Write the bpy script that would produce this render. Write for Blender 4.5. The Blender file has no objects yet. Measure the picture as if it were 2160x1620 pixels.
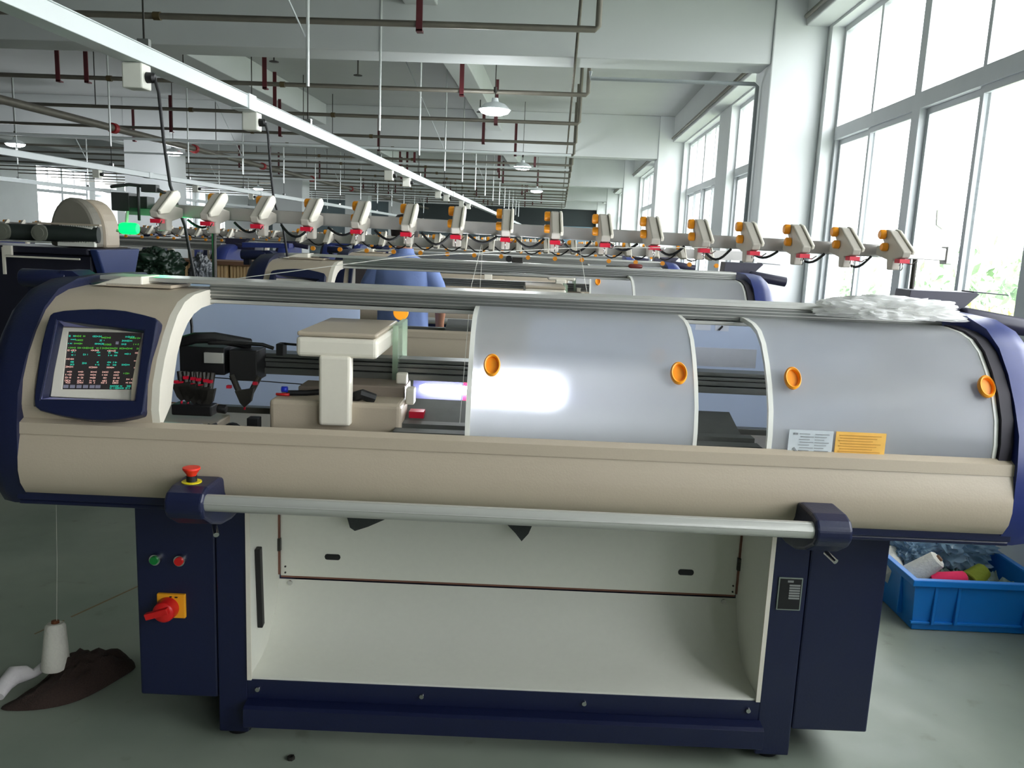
import bpy, bmesh, math, random
from math import sin, cos, pi, radians
from mathutils import Vector, Matrix
random.seed(7)
SC = bpy.context.scene
COL = SC.collection
# ---------------------------------------------------------------- camera, light, exposure
YAW = radians(2.8)            # the machine row stands slightly askew to the building
CY, SY = cos(YAW), sin(YAW)
def RW(x, y, z=0.0):          # row frame -> world (world axes follow the building)
    return Vector((x*CY - y*SY, x*SY + y*CY, z))
cam = bpy.data.cameras.new('camera'); camo = bpy.data.objects.new('camera', cam); COL.objects.link(camo)
cam.sensor_width = 36.0; cam.lens = 36.0*1740/2160; cam.clip_start = 0.05; cam.clip_end = 400
_p, _t = radians(9.9), radians(2.48)
_R = Vector((cos(_t), sin(_t)*sin(_p), sin(_t)*cos(_p)))
_U = Vector((-sin(_t), cos(_t)*sin(_p), cos(_t)*cos(_p)))
_F = Vector((0, cos(_p), -sin(_p)))
_m = Matrix(((_R.x, _U.x, -_F.x), (_R.y, _U.y, -_F.y), (_R.z, _U.z, -_F.z)))
camo.matrix_world = Matrix.Translation((0, 0, 1.45)) @ (Matrix.Rotation(YAW, 3, 'Z') @ _m).to_4x4()
SC.camera = camo
world = bpy.data.worlds.new('sky'); SC.world = world; world.use_nodes = True
bg = world.node_tree.nodes['Background']; bg.inputs[0].default_value = (0.985, 1.0, 0.995, 1); bg.inputs[1].default_value = 8.0
SC.view_settings.view_transform = 'Standard'; SC.view_settings.look = 'None'
SC.view_settings.gamma = 1.0; SC.view_settings.use_curve_mapping = False
SC.view_settings.exposure = 0.36
SC.cycles.max_bounces = 10; SC.cycles.diffuse_bounces = 6; SC.cycles.transparent_max_bounces = 24
SC.cycles.use_denoising = True; SC.cycles.sample_clamp_indirect = 6.0
UW = 2.12                     # inner face of the window wall (building x)
PORTALS = []
for (v0, v1) in [(-4.0, -.9), (0.0, 3.2), (4.0, 7.2), (8.0, 11.1), (11.9, 15.1), (16, 19.1), (19.9, 23.1)]:
    L = bpy.data.lights.new('daylight', 'AREA'); L.shape = 'RECTANGLE'; L.size = 2.3; L.size_y = v1-v0; L.cycles.is_portal = True
    o = bpy.data.objects.new('daylight_portal', L); COL.objects.link(o)
    o.location = (UW+.28, (v0+v1)/2, 2.1); o.rotation_euler = (0, radians(90), 0)

# ---------------------------------------------------------------- materials
def lin(c):
    return tuple(((v/255)/12.92 if v/255 <= .04045 else ((v/255+.055)/1.055)**2.4) for v in c)
MATS = {}
def mat(name, rgb, rough=.5, metal=0.0, var=.06, scale=30, bump=0.0, spec=.5, emit=None, es=0, trans=0.0, coat=0.0):
    if name in MATS: return MATS[name]
    m = bpy.data.materials.new(name); m.use_nodes = True; nt = m.node_tree; b = nt.nodes['Principled BSDF']
    c = lin(rgb)
    b.inputs['Roughness'].default_value = rough; b.inputs['Metallic'].default_value = metal
    b.inputs['Specular IOR Level'].default_value = spec; b.inputs['Coat Weight'].default_value = coat
    if trans: b.inputs['Transmission Weight'].default_value = trans
    tc = nt.nodes.new('ShaderNodeTexCoord'); nz = nt.nodes.new('ShaderNodeTexNoise'); nz.inputs['Scale'].default_value = scale
    nz.inputs['Detail'].default_value = 4
    nt.links.new(tc.outputs['Object'], nz.inputs['Vector'])
    mx = nt.nodes.new('ShaderNodeMix'); mx.data_type = 'RGBA'
    mx.inputs[6].default_value = tuple(v*(1-var) for v in c)+(1,); mx.inputs[7].default_value = tuple(min(1, v*(1+var)) for v in c)+(1,)
    nt.links.new(nz.outputs['Fac'], mx.inputs[0]); nt.links.new(mx.outputs[2], b.inputs['Base Color'])
    if bump:
        bp = nt.nodes.new('ShaderNodeBump'); bp.inputs['Strength'].default_value = bump; bp.inputs['Distance'].default_value = .01
        nt.links.new(nz.outputs['Fac'], bp.inputs['Height']); nt.links.new(bp.outputs['Normal'], b.inputs['Normal'])
    if emit:
        b.inputs['Emission Color'].default_value = lin(emit)+(1,); b.inputs['Emission Strength'].default_value = es
    MATS[name] = m; return m
def sheet_mat(name, rgb, clear, trl, rough=.25):
    """thin plastic sheet: part clear, part milky, a little gloss"""
    if name in MATS: return MATS[name]
    m = bpy.data.materials.new(name); m.use_nodes = True; nt = m.node_tree; nt.nodes.clear()
    N = nt.nodes.new; c = lin(rgb)+(1,)
    out = N('ShaderNodeOutputMaterial'); tr = N('ShaderNodeBsdfTransparent'); di = N('ShaderNodeBsdfDiffuse'); tl = N('ShaderNodeBsdfTranslucent')
    gl = N('ShaderNodeBsdfGlossy'); m1 = N('ShaderNodeMixShader'); m2 = N('ShaderNodeMixShader'); m3 = N('ShaderNodeMixShader'); lw = N('ShaderNodeLayerWeight'); pw = N('ShaderNodeMath'); fr = N('ShaderNodeMath')
    nz = N('ShaderNodeTexNoise'); tc = N('ShaderNodeTexCoord'); nz.inputs['Scale'].default_value = 6
    nt.links.new(tc.outputs['Object'], nz.inputs['Vector'])
    mr = N('ShaderNodeMapRange'); mr.inputs[3].default_value = 1-clear-.05; mr.inputs[4].default_value = 1-clear+.05
    nt.links.new(nz.outputs['Fac'], mr.inputs[0])
    di.inputs[0].default_value = c; tl.inputs[0].default_value = c; tr.inputs[0].default_value = (.97, .98, 1, 1)
    gl.inputs['Roughness'].default_value = rough; lw.inputs[0].default_value = .5
    pw.operation = 'POWER'; pw.inputs[1].default_value = 4; nt.links.new(lw.outputs['Facing'], pw.inputs[0])
    fr.operation = 'MULTIPLY_ADD'; fr.inputs[1].default_value = .45; fr.inputs[2].default_value = .035; nt.links.new(pw.outputs[0], fr.inputs[0])
    m1.inputs[0].default_value = trl; nt.links.new(di.outputs[0], m1.inputs[1]); nt.links.new(tl.outputs[0], m1.inputs[2])
    nt.links.new(mr.outputs[0], m2.inputs[0]); nt.links.new(tr.outputs[0], m2.inputs[1]); nt.links.new(m1.outputs[0], m2.inputs[2])
    nt.links.new(fr.outputs[0], m3.inputs[0]); nt.links.new(m2.outputs[0], m3.inputs[1]); nt.links.new(gl.outputs[0], m3.inputs[2])
    nt.links.new(m3.outputs[0], out.inputs[0]); MATS[name] = m; return m
cream = mat('cream_paint', (181, 168, 148), .42, var=.03, scale=200, bump=.04)
ivory = mat('ivory_paint', (228, 222, 206), .4, var=.03, scale=80)
navy = mat('navy_paint', (19, 26, 58), .38, var=.15, scale=150, bump=.05)
navyL = mat('blue_and_lit_navy', (38, 50, 108), .35, var=.1, scale=60)
white = mat('white_paint', (226, 226, 214), .45, var=.03, scale=60)
alu = mat('aluminium', (196, 196, 190), .34, metal=.5, var=.02, scale=6)
aluD = mat('grey_rail_metal', (110, 112, 108), .4, metal=.6, var=.1, scale=20)
black = mat('black_plastic', (16, 16, 18), .5, var=.2)
rubber = mat('black_rubber', (24, 18, 32), .6, var=.1)
steel = mat('dark_steel', (62, 60, 56), .42, metal=.6, var=.2)
orange = mat('orange_plastic', (250, 160, 30), .4, var=.05)
red = mat('red_plastic', (205, 25, 25), .35, var=.05)
redS = mat('crimson_plastic', (200, 20, 50), .4, var=.05)
green = mat('green_plastic', (10, 120, 50), .35, var=.05)
yellow = mat('yellow_plastic', (235, 220, 20), .4, var=.05)
chrome = mat('bright_steel', (200, 200, 200), .15, metal=1, var=.03)
thread = mat('yarn_thread', (215, 215, 205), .8, var=.1)
def frosted(name, rgb, clear, refr, trl):
    m = sheet_mat(name, rgb, clear, trl, .28); nt = m.node_tree; N = nt.nodes.new
    m2 = [l.to_node for l in nt.links if l.from_node.type == 'MAP_RANGE'][0]
    m1 = m2.inputs[2].links[0].from_node; rf = N('ShaderNodeBsdfRefraction'); rf.inputs['IOR'].default_value = 1.25; rf.inputs['Roughness'].default_value = .55
    rf.inputs[0].default_value = (.95, .97, 1, 1); m4 = N('ShaderNodeMixShader'); m4.inputs[0].default_value = refr
    nt.links.new(m1.outputs[0], m4.inputs[1]); nt.links.new(rf.outputs[0], m4.inputs[2]); nt.links.new(m4.outputs[0], m2.inputs[2]); return m
frost = frosted('frosted_cover', (250, 251, 252), .32, .34, .70)
frostB = sheet_mat('hazy_rear_sheet', (208, 218, 236), .16, .7, .2)
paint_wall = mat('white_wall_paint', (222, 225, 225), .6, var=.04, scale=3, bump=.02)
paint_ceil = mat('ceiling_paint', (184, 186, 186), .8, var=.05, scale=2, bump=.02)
conc_beam = mat('beam_paint', (200, 203, 203), .75, var=.05, scale=2, bump=.02)
pipeM = mat('galvanised_pipe', (104, 100, 90), .5, metal=.3, var=.25, scale=8)
maroon = mat('maroon_bracket', (84, 26, 32), .5, var=.15)
trayM = mat('white_tray_metal', (214, 220, 220), .35, var=.03, scale=10)
frameW = mat('window_frame_paint', (196, 200, 202), .4, var=.04, scale=10)
headM = mat('feeder_grey', (184, 178, 166), .45, var=.04)

# ---------------------------------------------------------------- mesh helpers
class MB:
    def __init__(s): s.v = []; s.f = []; s.sm = []
    def add(s, vs, fs, smooth=False):
        n = len(s.v); s.v += [tuple(v) for v in vs]
        for f in fs: s.f.append(tuple(n+i for i in f)); s.sm.append(smooth)
        return s
    def box(s, x0, x1, y0, y1, z0, z1):
        vs = [(x, y, z) for z in (z0, z1) for (x, y) in ((x0, y0), (x1, y0), (x1, y1), (x0, y1))]
        return s.add(vs, [(3, 2, 1, 0), (4, 5, 6, 7), (0, 1, 5, 4), (1, 2, 6, 5), (2, 3, 7, 6), (3, 0, 4, 7)])
    def obox(s, c, size, rot=None):
        h = Vector(size)/2; M = rot.to_3x3() if rot is not None else Matrix.Identity(3)
        vs = []
        for z in (-1, 1):
            for (x, y) in ((-1, -1), (1, -1), (1, 1), (-1, 1)):
                vs.append(Vector(c)+M@Vector((x*h.x, y*h.y, z*h.z)))
        return s.add(vs, [(3, 2, 1, 0), (4, 5, 6, 7), (0, 1, 5, 4), (1, 2, 6, 5), (2, 3, 7, 6), (3, 0, 4, 7)])
    def tube(s, pts, r, n=10, cap=True, rs=None):
        pts = [Vector(p) for p in pts]; rings = []
        up = None
        for i, p in enumerate(pts):
            d = (pts[min(i+1, len(pts)-1)]-pts[max(i-1, 0)]).normalized()
            if up is None: up = Vector((0, 0, 1)) if abs(d.z) < .9 else Vector((1, 0, 0))
            a = d.cross(up).normalized(); b = a.cross(d).normalized(); up = b
            rr = rs[i] if rs else r
            rings.append([p+a*cos(2*pi*k/n)*rr+b*sin(2*pi*k/n)*rr for k in range(n)])
        vs = [v for q in rings for v in q]; fs = []
        for i in range(len(pts)-1):
            for k in range(n): fs.append((i*n+k, i*n+(k+1) % n, (i+1)*n+(k+1) % n, (i+1)*n+k))
        s.add(vs, fs, True)
        if cap:
            s.add(rings[0], [tuple(range(n))]); s.add(rings[-1], [tuple(range(n-1, -1, -1))])
        return s
    def lathe(s, c, prof, axis='Z', n=24, rot=None):
        vs = []; fs = []
        for (r, h) in prof:
            for k in range(n):
                a = 2*pi*k/n; p = (r*cos(a), r*sin(a), h)
                if axis == 'Y': p = (p[0], p[2], p[1])
                if axis == 'X': p = (p[2], p[0], p[1])
                p = Vector(p)
                if rot is not None: p = rot.to_3x3() @ p
                vs.append(Vector(c)+p)
        for i in range(len(prof)-1):
            for k in range(n): fs.append((i*n+k, i*n+(k+1) % n, (i+1)*n+(k+1) % n, (i+1)*n+k))
        s.add(vs, fs, True)
        m = len(prof)
        if prof[0][0] > 1e-5: s.add(vs[:n], [tuple(range(n-1, -1, -1))])
        if prof[-1][0] > 1e-5: s.add(vs[-n:], [tuple(range(n))])
        return s
    def prism(s, poly, axis, a0, a1, smooth=False):
        """poly 2-D list extruded along axis; 'X': poly=(y,z) 'Y': (x,z) 'Z': (x,y)"""
        def P(q, a):
            return (a, q[0], q[1]) if axis == 'X' else ((q[0], a, q[1]) if axis == 'Y' else (q[0], q[1], a))
        n = len(poly)
        s.add([P(q, a0) for q in poly]+[P(q, a1) for q in poly], [(k, (k+1) % n, n+(k+1) % n, n+k) for k in range(n)], smooth)
        s.add([P(q, a0) for q in poly], [tuple(range(n-1, -1, -1))]); s.add([P(q, a1) for q in poly], [tuple(range(n))])
        return s
    def loft(s, rings, smooth=True, cap=True, close=True):
        n = len(rings[0]); vs = [v for q in rings for v in q]; fs = []
        for i in range(len(rings)-1):
            for k in range(n if close else n-1): fs.append((i*n+k, i*n+(k+1) % n, (i+1)*n+(k+1) % n, (i+1)*n+k))
        s.add(vs, fs, smooth)
        if cap: s.add(rings[0], [tuple(range(n-1, -1, -1))]); s.add(rings[-1], [tuple(range(n))])
        return s
    def strip(s, prof, x0, x1, th):
        """curved sheet: (y,z) profile swept from x0 to x1 with thickness th"""
        nrm = []
        for i in range(len(prof)):
            a = Vector(prof[max(i-1, 0)]); b = Vector(prof[min(i+1, len(prof)-1)]); d = (b-a).normalized(); nrm.append(Vector((d.y, -d.x)))
        inner = [(p[0]+nn.x*th, p[1]+nn.y*th) for p, nn in zip(prof, nrm)]
        return s.prism(list(prof)+inner[::-1], 'X', x0, x1, True)
ORI = {}
def tag(o, label=None, cat=None, group=None, kind=None):
    if label: o['label'] = label
    if cat: o['category'] = cat
    if group: o['group'] = group
    if kind: o['kind'] = kind
    return o
def thing(name, o, label, cat, group=None, frame='R', rot=0.0):
    """Empty at a thing's base; its parts are written in the frame it stands in"""
    e = bpy.data.objects.new(name, None); COL.objects.link(e); e.empty_display_size = .1
    if frame == 'R': e.location = RW(*o); e.rotation_euler = (0, 0, YAW)
    else: e.location = o
    ORI[e.name] = Vector(o); return tag(e, label, cat, group)
def build(name, mb, m, parent=None, bevel=0.0, frame='R', smooth_angle=40, seg=2):
    me = bpy.data.meshes.new(name)
    if parent is not None:
        top = parent
        while top.parent: top = top.parent
        o0 = ORI[top.name]
    else:
        xs = [v[0] for v in mb.v]; ys = [v[1] for v in mb.v]; zs = [v[2] for v in mb.v]
        o0 = Vector(((min(xs)+max(xs))/2, (min(ys)+max(ys))/2, min(zs)))
    me.from_pydata([tuple(Vector(v)-o0) for v in mb.v], [], mb.f)
    me.polygons.foreach_set('use_smooth', mb.sm)
    bm = bmesh.new(); bm.from_mesh(me); bmesh.ops.remove_doubles(bm, verts=bm.verts, dist=1e-5)
    bmesh.ops.recalc_face_normals(bm, faces=bm.faces)
    for e in bm.edges:
        if len(e.link_faces) == 2 and e.calc_face_angle(0) > radians(smooth_angle): e.smooth = False
    bm.to_mesh(me); bm.free()
    me.materials.append(m); o = bpy.data.objects.new(name, me); COL.objects.link(o)
    if parent is not None: o.parent = parent
    elif frame == 'R': o.location = RW(*o0); o.rotation_euler = (0, 0, YAW)
    else: o.location = o0
    if bevel:
        b = o.modifiers.new('bevel', 'BEVEL'); b.width = bevel; b.segments = seg; b.limit_method = 'ANGLE'; b.angle_limit = radians(35)
    return o
def plate_hole(outer, hole, d):
    """flat ring between two 3-D loops, pushed back by vector d"""
    bm = bmesh.new(); es = []
    for loop in (outer, hole):
        vs = [bm.verts.new(p) for p in loop]
        es += [bm.edges.new((vs[i], vs[(i+1) % len(vs)])) for i in range(len(vs))]
    r = bmesh.ops.triangle_fill(bm, edges=es, use_beauty=True)
    g = bmesh.ops.extrude_face_region(bm, geom=bm.faces[:])
    bmesh.ops.translate(bm, verts=[v for v in g['geom'] if isinstance(v, bmesh.types.BMVert)], vec=d)
    bm.verts.index_update(); mb = MB(); mb.add([v.co.copy() for v in bm.verts], [tuple(v.index for v in f.verts) for f in bm.faces]); bm.free(); return mb
ORD = ['first', 'second', 'third', 'fourth', 'fifth', 'sixth', 'seventh', 'eighth', 'ninth', 'tenth', 'eleventh', 'twelfth', 'thirteenth', 'fourteenth', 'fifteenth', 'sixteenth', 'seventeenth', 'eighteenth', 'nineteenth', 'twentieth']
def copy_tree(o, parent=None, skip=(), dx=None):
    c = o.copy(); COL.objects.link(c); c.parent = parent
    if parent is None: ORI[c.name] = ORI[o.name]
    for ch in o.children:
        if ch.name.split('.')[0] in skip or ('='+ch.name) in skip: continue
        k = copy_tree(ch, c, skip, dx)
        if dx and ch.name.split('.')[0] in dx: k.location.x += dx[ch.name.split('.')[0]]
    return c
# ================================================================ THE BUILDING (world axes)
def st(name, mb, m, **k): return tag(build(name, mb, m, frame='B', **k), kind='structure')
UL = -17.4; VN = -9.0; VF = 47.5; ZC = 3.72
def floor_mat():
    m = bpy.data.materials.new('floor_paint'); m.use_nodes = True; nt = m.node_tree; b = nt.nodes['Principled BSDF']; N = nt.nodes.new
    tc = N('ShaderNodeTexCoord'); n1 = N('ShaderNodeTexNoise'); n1.inputs['Scale'].default_value = 1.3; n1.inputs['Detail'].default_value = 6
    n2 = N('ShaderNodeTexNoise'); n2.inputs['Scale'].default_value = 9; n2.inputs['Detail'].default_value = 8
    cr = N('ShaderNodeValToRGB'); cr.color_ramp.elements[0].position = .3; cr.color_ramp.elements[1].position = .72
    cr.color_ramp.elements[0].color = lin((120, 130, 118))+(1,); cr.color_ramp.elements[1].color = lin((150, 156, 142))+(1,)
    cr2 = N('ShaderNodeValToRGB'); cr2.color_ramp.elements[0].position = .64; cr2.color_ramp.elements[1].position = .74
    cr2.color_ramp.elements[0].color = (0, 0, 0, 1); cr2.color_ramp.elements[1].color = (.35, .35, .35, 1)
    mx = N('ShaderNodeMix'); mx.data_type = 'RGBA'; mx.inputs[7].default_value = lin((92, 92, 78))+(1,)
    for n in (n1, n2): nt.links.new(tc.outputs['Object'], n.inputs['Vector'])
    nt.links.new(n1.outputs['Fac'], cr.inputs[0]); nt.links.new(n2.outputs['Fac'], cr2.inputs[0])
    nt.links.new(cr2.outputs[0], mx.inputs[0]); nt.links.new(cr.outputs[0], mx.inputs[6]); nt.links.new(mx.outputs[2], b.inputs['Base Color'])
    b.inputs['Roughness'].default_value = .42; b.inputs['Specular IOR Level'].default_value = .45
    mr = N('ShaderNodeMapRange'); mr.inputs[3].default_value = .32; mr.inputs[4].default_value = .6
    nt.links.new(n2.outputs['Fac'], mr.inputs[0]); nt.links.new(mr.outputs[0], b.inputs['Roughness']); return m
st('floor', MB().box(UL-.3, UW+.35, VN-.3, VF+.3, -.12, 0), floor_mat())
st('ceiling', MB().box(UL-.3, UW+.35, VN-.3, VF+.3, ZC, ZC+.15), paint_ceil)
st('wall_back', MB().box(UL-.3, UW+.35, VN-.3, VN, 0, ZC), paint_wall)
SILL, TOP = 0.95, 3.26
BAYS = [7.3+8*k for k in range(-2, 5)]                 # column lines
def openings(side):
    out = []
    for k in range(-2, 6):
        c0 = 7.3+8*(k-1)
        out += [(c0+.55, c0+3.85), (c0+4.65, c0+7.9)]
    return [(max(a, VN+.2), min(b, VF-.2)) for (a, b) in out if b > VN+1 and a < VF-1]
OPR = [q for q in openings('r') if q[0] > -5]
def window_wall(name, u0, u1, ops):
    w = MB().box(u0, u1, VN, VF, 0, SILL).box(u0, u1, VN, VF, TOP, ZC)
    e = VN
    for (a, b) in ops: w.box(u0, u1, e, a, SILL, TOP); e = b
    w.box(u0, u1, e, VF, SILL, TOP); return st(name, w, paint_wall)
window_wall('wall_right', UW, UW+.28, OPR)
OPL = [(27.2, 30.3), (30.7, 34.2), (35.6, 39.0), (39.5, 42.8)]
window_wall('wall_left', UL-.28, UL, OPL)
glassM = sheet_mat('window_glass', (235, 245, 245), .97, .5, .02)
def window(i, u, a, b, s, full=True):
    """s=+1: glass towards +u. two fixed lights above a transom, two pairs of sliding sashes below"""
    fr = MB(); x0, x1 = (u+.10*s, u+.17*s) if s > 0 else (u-.17, u-.10)
    zt = 2.42; mid = (a+b)/2; f = .045
    fr.box(x0, x1, a, a+f, SILL, TOP).box(x0, x1, b-f, b, SILL, TOP).box(x0, x1, a+f, b-f, SILL, SILL+f).box(x0, x1, a+f, b-f, TOP-f, TOP)
    fr.box(x0-.01, x1+.01, a+f, b-f, zt-.05, zt+.05); fr.box(x0-.01, x1+.01, mid-.06, mid+.06, SILL+f, zt-.05); fr.box(x0-.01, x1+.01, mid-.05, mid+.05, zt+.05, TOP-f)
    for q in ((a+mid)/2, (b+mid)/2): fr.box(x0, x1, q-.02, q+.02, zt+.05, TOP-f)
    w = st('window_%d' % i, fr, frameW); ORI[w.name] = Vector(((x0-.01+x1+.01)/2, (a+b)/2, SILL))
    gx = (x0+x1)/2
    if full:
        for (p, q) in ((a+f, mid-.06), (mid+.06, b-f)):
            h = (p+q)/2
            for j, (c, d) in enumerate(((p, h+.03), (h-.03, q))):
                sx = gx+(.012 if j else -.018); sa = MB()
                sa.box(sx-.012, sx+.012, c, c+.04, SILL+f, zt-.05).box(sx-.012, sx+.012, d-.04, d, SILL+f, zt-.05)
                sa.box(sx-.012, sx+.012, c+.04, d-.04, SILL+f, SILL+f+.05).box(sx-.012, sx+.012, c+.04, d-.04, zt-.09, zt-.05)
                so = build('sash', sa, frameW, w)
                build('pane', MB().box(sx-.002, sx+.002, c+.04, d-.04, SILL+f+.05, zt-.09), glassM, so)
    else: build('pane', MB().box(gx-.002, gx+.002, a+f, b-f, SILL+f, zt-.05), glassM, w)
    qs = [a+f, (a+mid)/2, mid, (b+mid)/2, b-f]; g = MB()
    for p, q in zip(qs, qs[1:]): g.box(gx-.002, gx+.002, p+.0, q, zt+.05, TOP-f)
    build('pane', g, glassM, w)
    return w
n = 0
for (a, b) in OPR:
    n += 1; w = window(n, UW, a, b, 1, a < 16)
    if 3 < a < 5:
        lt = MB(); lt.tube([(UW+.085, 4.98, 1.62), (UW+.05, 4.98, 1.64), (UW+.045, 4.98, 1.72), (UW+.085, 4.98, 1.74)], .008, 8); build('latch', lt, white, w)
for (a, b) in OPL: n += 1; window(n, UL, a, b, -1, False)
st('wall_far', MB().box(UL, .2, VF, VF+.25, 0, ZC).box(.2, UW, VF, VF+.25, 3.0, ZC).box(1.9, UW, VF, VF+.25, 0, 3.0), mat('far_wall_dimmed', (86, 100, 104), .7, var=.08, scale=2))  # dark tone carries the dimness of the hall's far end
st('door_1', MB().box(.2, 1.9, VF+.1, VF+.14, 0, 3.0), mat('blue_door_glass', (120, 150, 168), .3, var=.1, scale=1))
# columns, beams, wall girder: trim pieces of the room
t_ = 0
def trim(mb, m=paint_wall, bev=.01):
    global t_
    t_ += 1; return st('trim_%d' % t_, mb, m, bevel=bev)
for v in BAYS:
    if -9 < v:
        trim(MB().box(1.68, UW, v-.0, v+.55, 0, ZC))
    for u in (-8.1, ):
        if v > 7.5: trim(MB().box(u, u+.85, v, v+.7, 0, ZC), conc_beam)
    if v > 7.5: trim(MB().box(UL, UL+.5, v, v+.6, 0, ZC))
    if v > -8: trim(MB().box(UL, 1.68, v+.02, v+.42, 2.98, ZC), conc_beam)
for u in (-1.4, -4.6, -10.9, -14.0):
    for v in BAYS[:-1]:
        trim(MB().box(u, u+.28, max(v+.42, VN), v+8.02, 3.36, ZC), conc_beam)
for v in BAYS[:-1]:
    trim(MB().box(1.93, UW, max(v+.55, VN), v+8.0, 3.28, ZC), conc_beam)
    trim(MB().tube([(1.90, max(v+.6, VN), 3.33), (1.90, v+7.9, 3.33)], .018, 8), pipeM, 0)
# far half of the hall: an added dark slab paints in the dimness under the beam
trim(MB().box(-7.2, 1.68, 39.8, 40.1, 2.2, 2.98), mat('far_end_dimness', (50, 58, 60), .6))
# outside
st('trim_ground', MB().box(UW+2, 90, -40, 110, -4.1, -4), mat('outdoor_ground', (150, 158, 140), .9))
leafA = mat('glare_paled_leaves', (128, 158, 112), .7, var=.4, scale=6); leafB = mat('yellow_leaves', (196, 205, 120), .7, var=.3, scale=6); bark = mat('bark', (90, 80, 66), .9)  # leafA: sky glare is put into its pale green
def tree(x, y, zt, r, m, label, seed):
    rnd = random.Random(seed); e = thing('tree', (x, y, -4), label, 'tree', frame='B')
    build('trunk', MB().tube([(x, y, -4), (x+.1, y, -2), (x, y+.1, zt-r)], .16, 8, rs=[.2, .16, .1]), bark, e)
    mb = MB()
    for i in range(2600):
        a = rnd.uniform(0, 2*pi); c = rnd.uniform(-1, 1); rr = r*(rnd.random()**.33)*(1+.18*sin(3*a+seed)+.12*sin(7*c*2))
        p = Vector((x+rr*math.sqrt(1-c*c)*cos(a), y+rr*math.sqrt(1-c*c)*sin(a), zt-r+rr*c*.95)); s = rnd.uniform(.10, .2)
        u = Vector((rnd.uniform(-1, 1), rnd.uniform(-1, 1), rnd.uniform(-1, 1))).normalized(); w = u.orthogonal().normalized()
        mb.add([p-u*s, p+w*s*.6, p+u*s, p-w*s*.6], [(0, 1, 2, 3)])
    build('foliage', mb, m, e)
def rb(x, y): q = RW(x, y); return q.x, q.y
for (x, y, zt, r, m, l, sd) in [(10.4, 17.2, 2.0, 2.3, leafA, 'glare-paled green leafy tree outside the nearest window, right of the wide post', 1),
                             (7.0, 12.6, .7, 1.0, leafB, 'low yellow green bush-like tree outside the nearest window', 2),
                             (9.6, 24.6, 1.1, 2.2, leafA, 'hazy tree outside the nearest window, left of the thick window post', 3),
                             (18.0, 24.5, 2.6, 3.2, leafA, 'large glare-paled tree outside, mostly hidden by the pier at the right edge', 5)]:
    a, b_ = rb(x, y); tree(a, b_, zt, r, m, l, sd)
# ================================================================ THE KNITTING MACHINE (row frame)
X0, X1 = -1.207, 1.245
P_FRONT = [(2.00, .955), (1.984, .95), (1.983, .93), (1.986, .927), (1.978, .90), (1.970, .87), (1.968, .84), (1.974, .81), (1.99, .785), (2.02, .775)]
P_HOOD = [(1.995, .957), (1.988, 1.0), (2.0, 1.06), (2.03, 1.12), (2.07, 1.175), (2.115, 1.222), (2.165, 1.252), (2.23, 1.268), (2.32, 1.274), (2.46, 1.275)]
P_COVER = [(2.002, .935), (2.0, 1.0), (2.012, 1.06), (2.042, 1.12), (2.082, 1.172), (2.125, 1.215), (2.175, 1.243), (2.23, 1.256), (2.31, 1.262), (2.345, 1.262)]
P_CAP = [(2.01, .738), (1.975, .79), (1.957, .86), (1.962, .95), (1.975, 1.03), (2.01, 1.10), (2.055, 1.17), (2.11, 1.23), (2.18, 1.272), (2.28, 1.295), (2.42, 1.30), (2.70, 1.295), (2.79, 1.25), (2.81, 1.1), (2.80, .80), (2.74, .738)]
_bF = Vector((0, .98511, -.17193)); _bR = Vector((.99906, .00744, .04262)); _bU = Vector((-.04327, .17177, .98419))
def bez_plane(px, py, d=0.0):
    """outline coordinates of the control panel -> point on its tilted plane, pushed d into the housing"""
    D = _bF+_bR*((px-1080)/1740)-_bU*((py-810)/1740); o = Vector((0, 0, 1.45))
    n = Vector((0, -.925, .38)).normalized(); q = Vector((0, 1.968, .965))-n*d
    return o+D*((q-o).dot(n)/D.dot(n))
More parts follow.
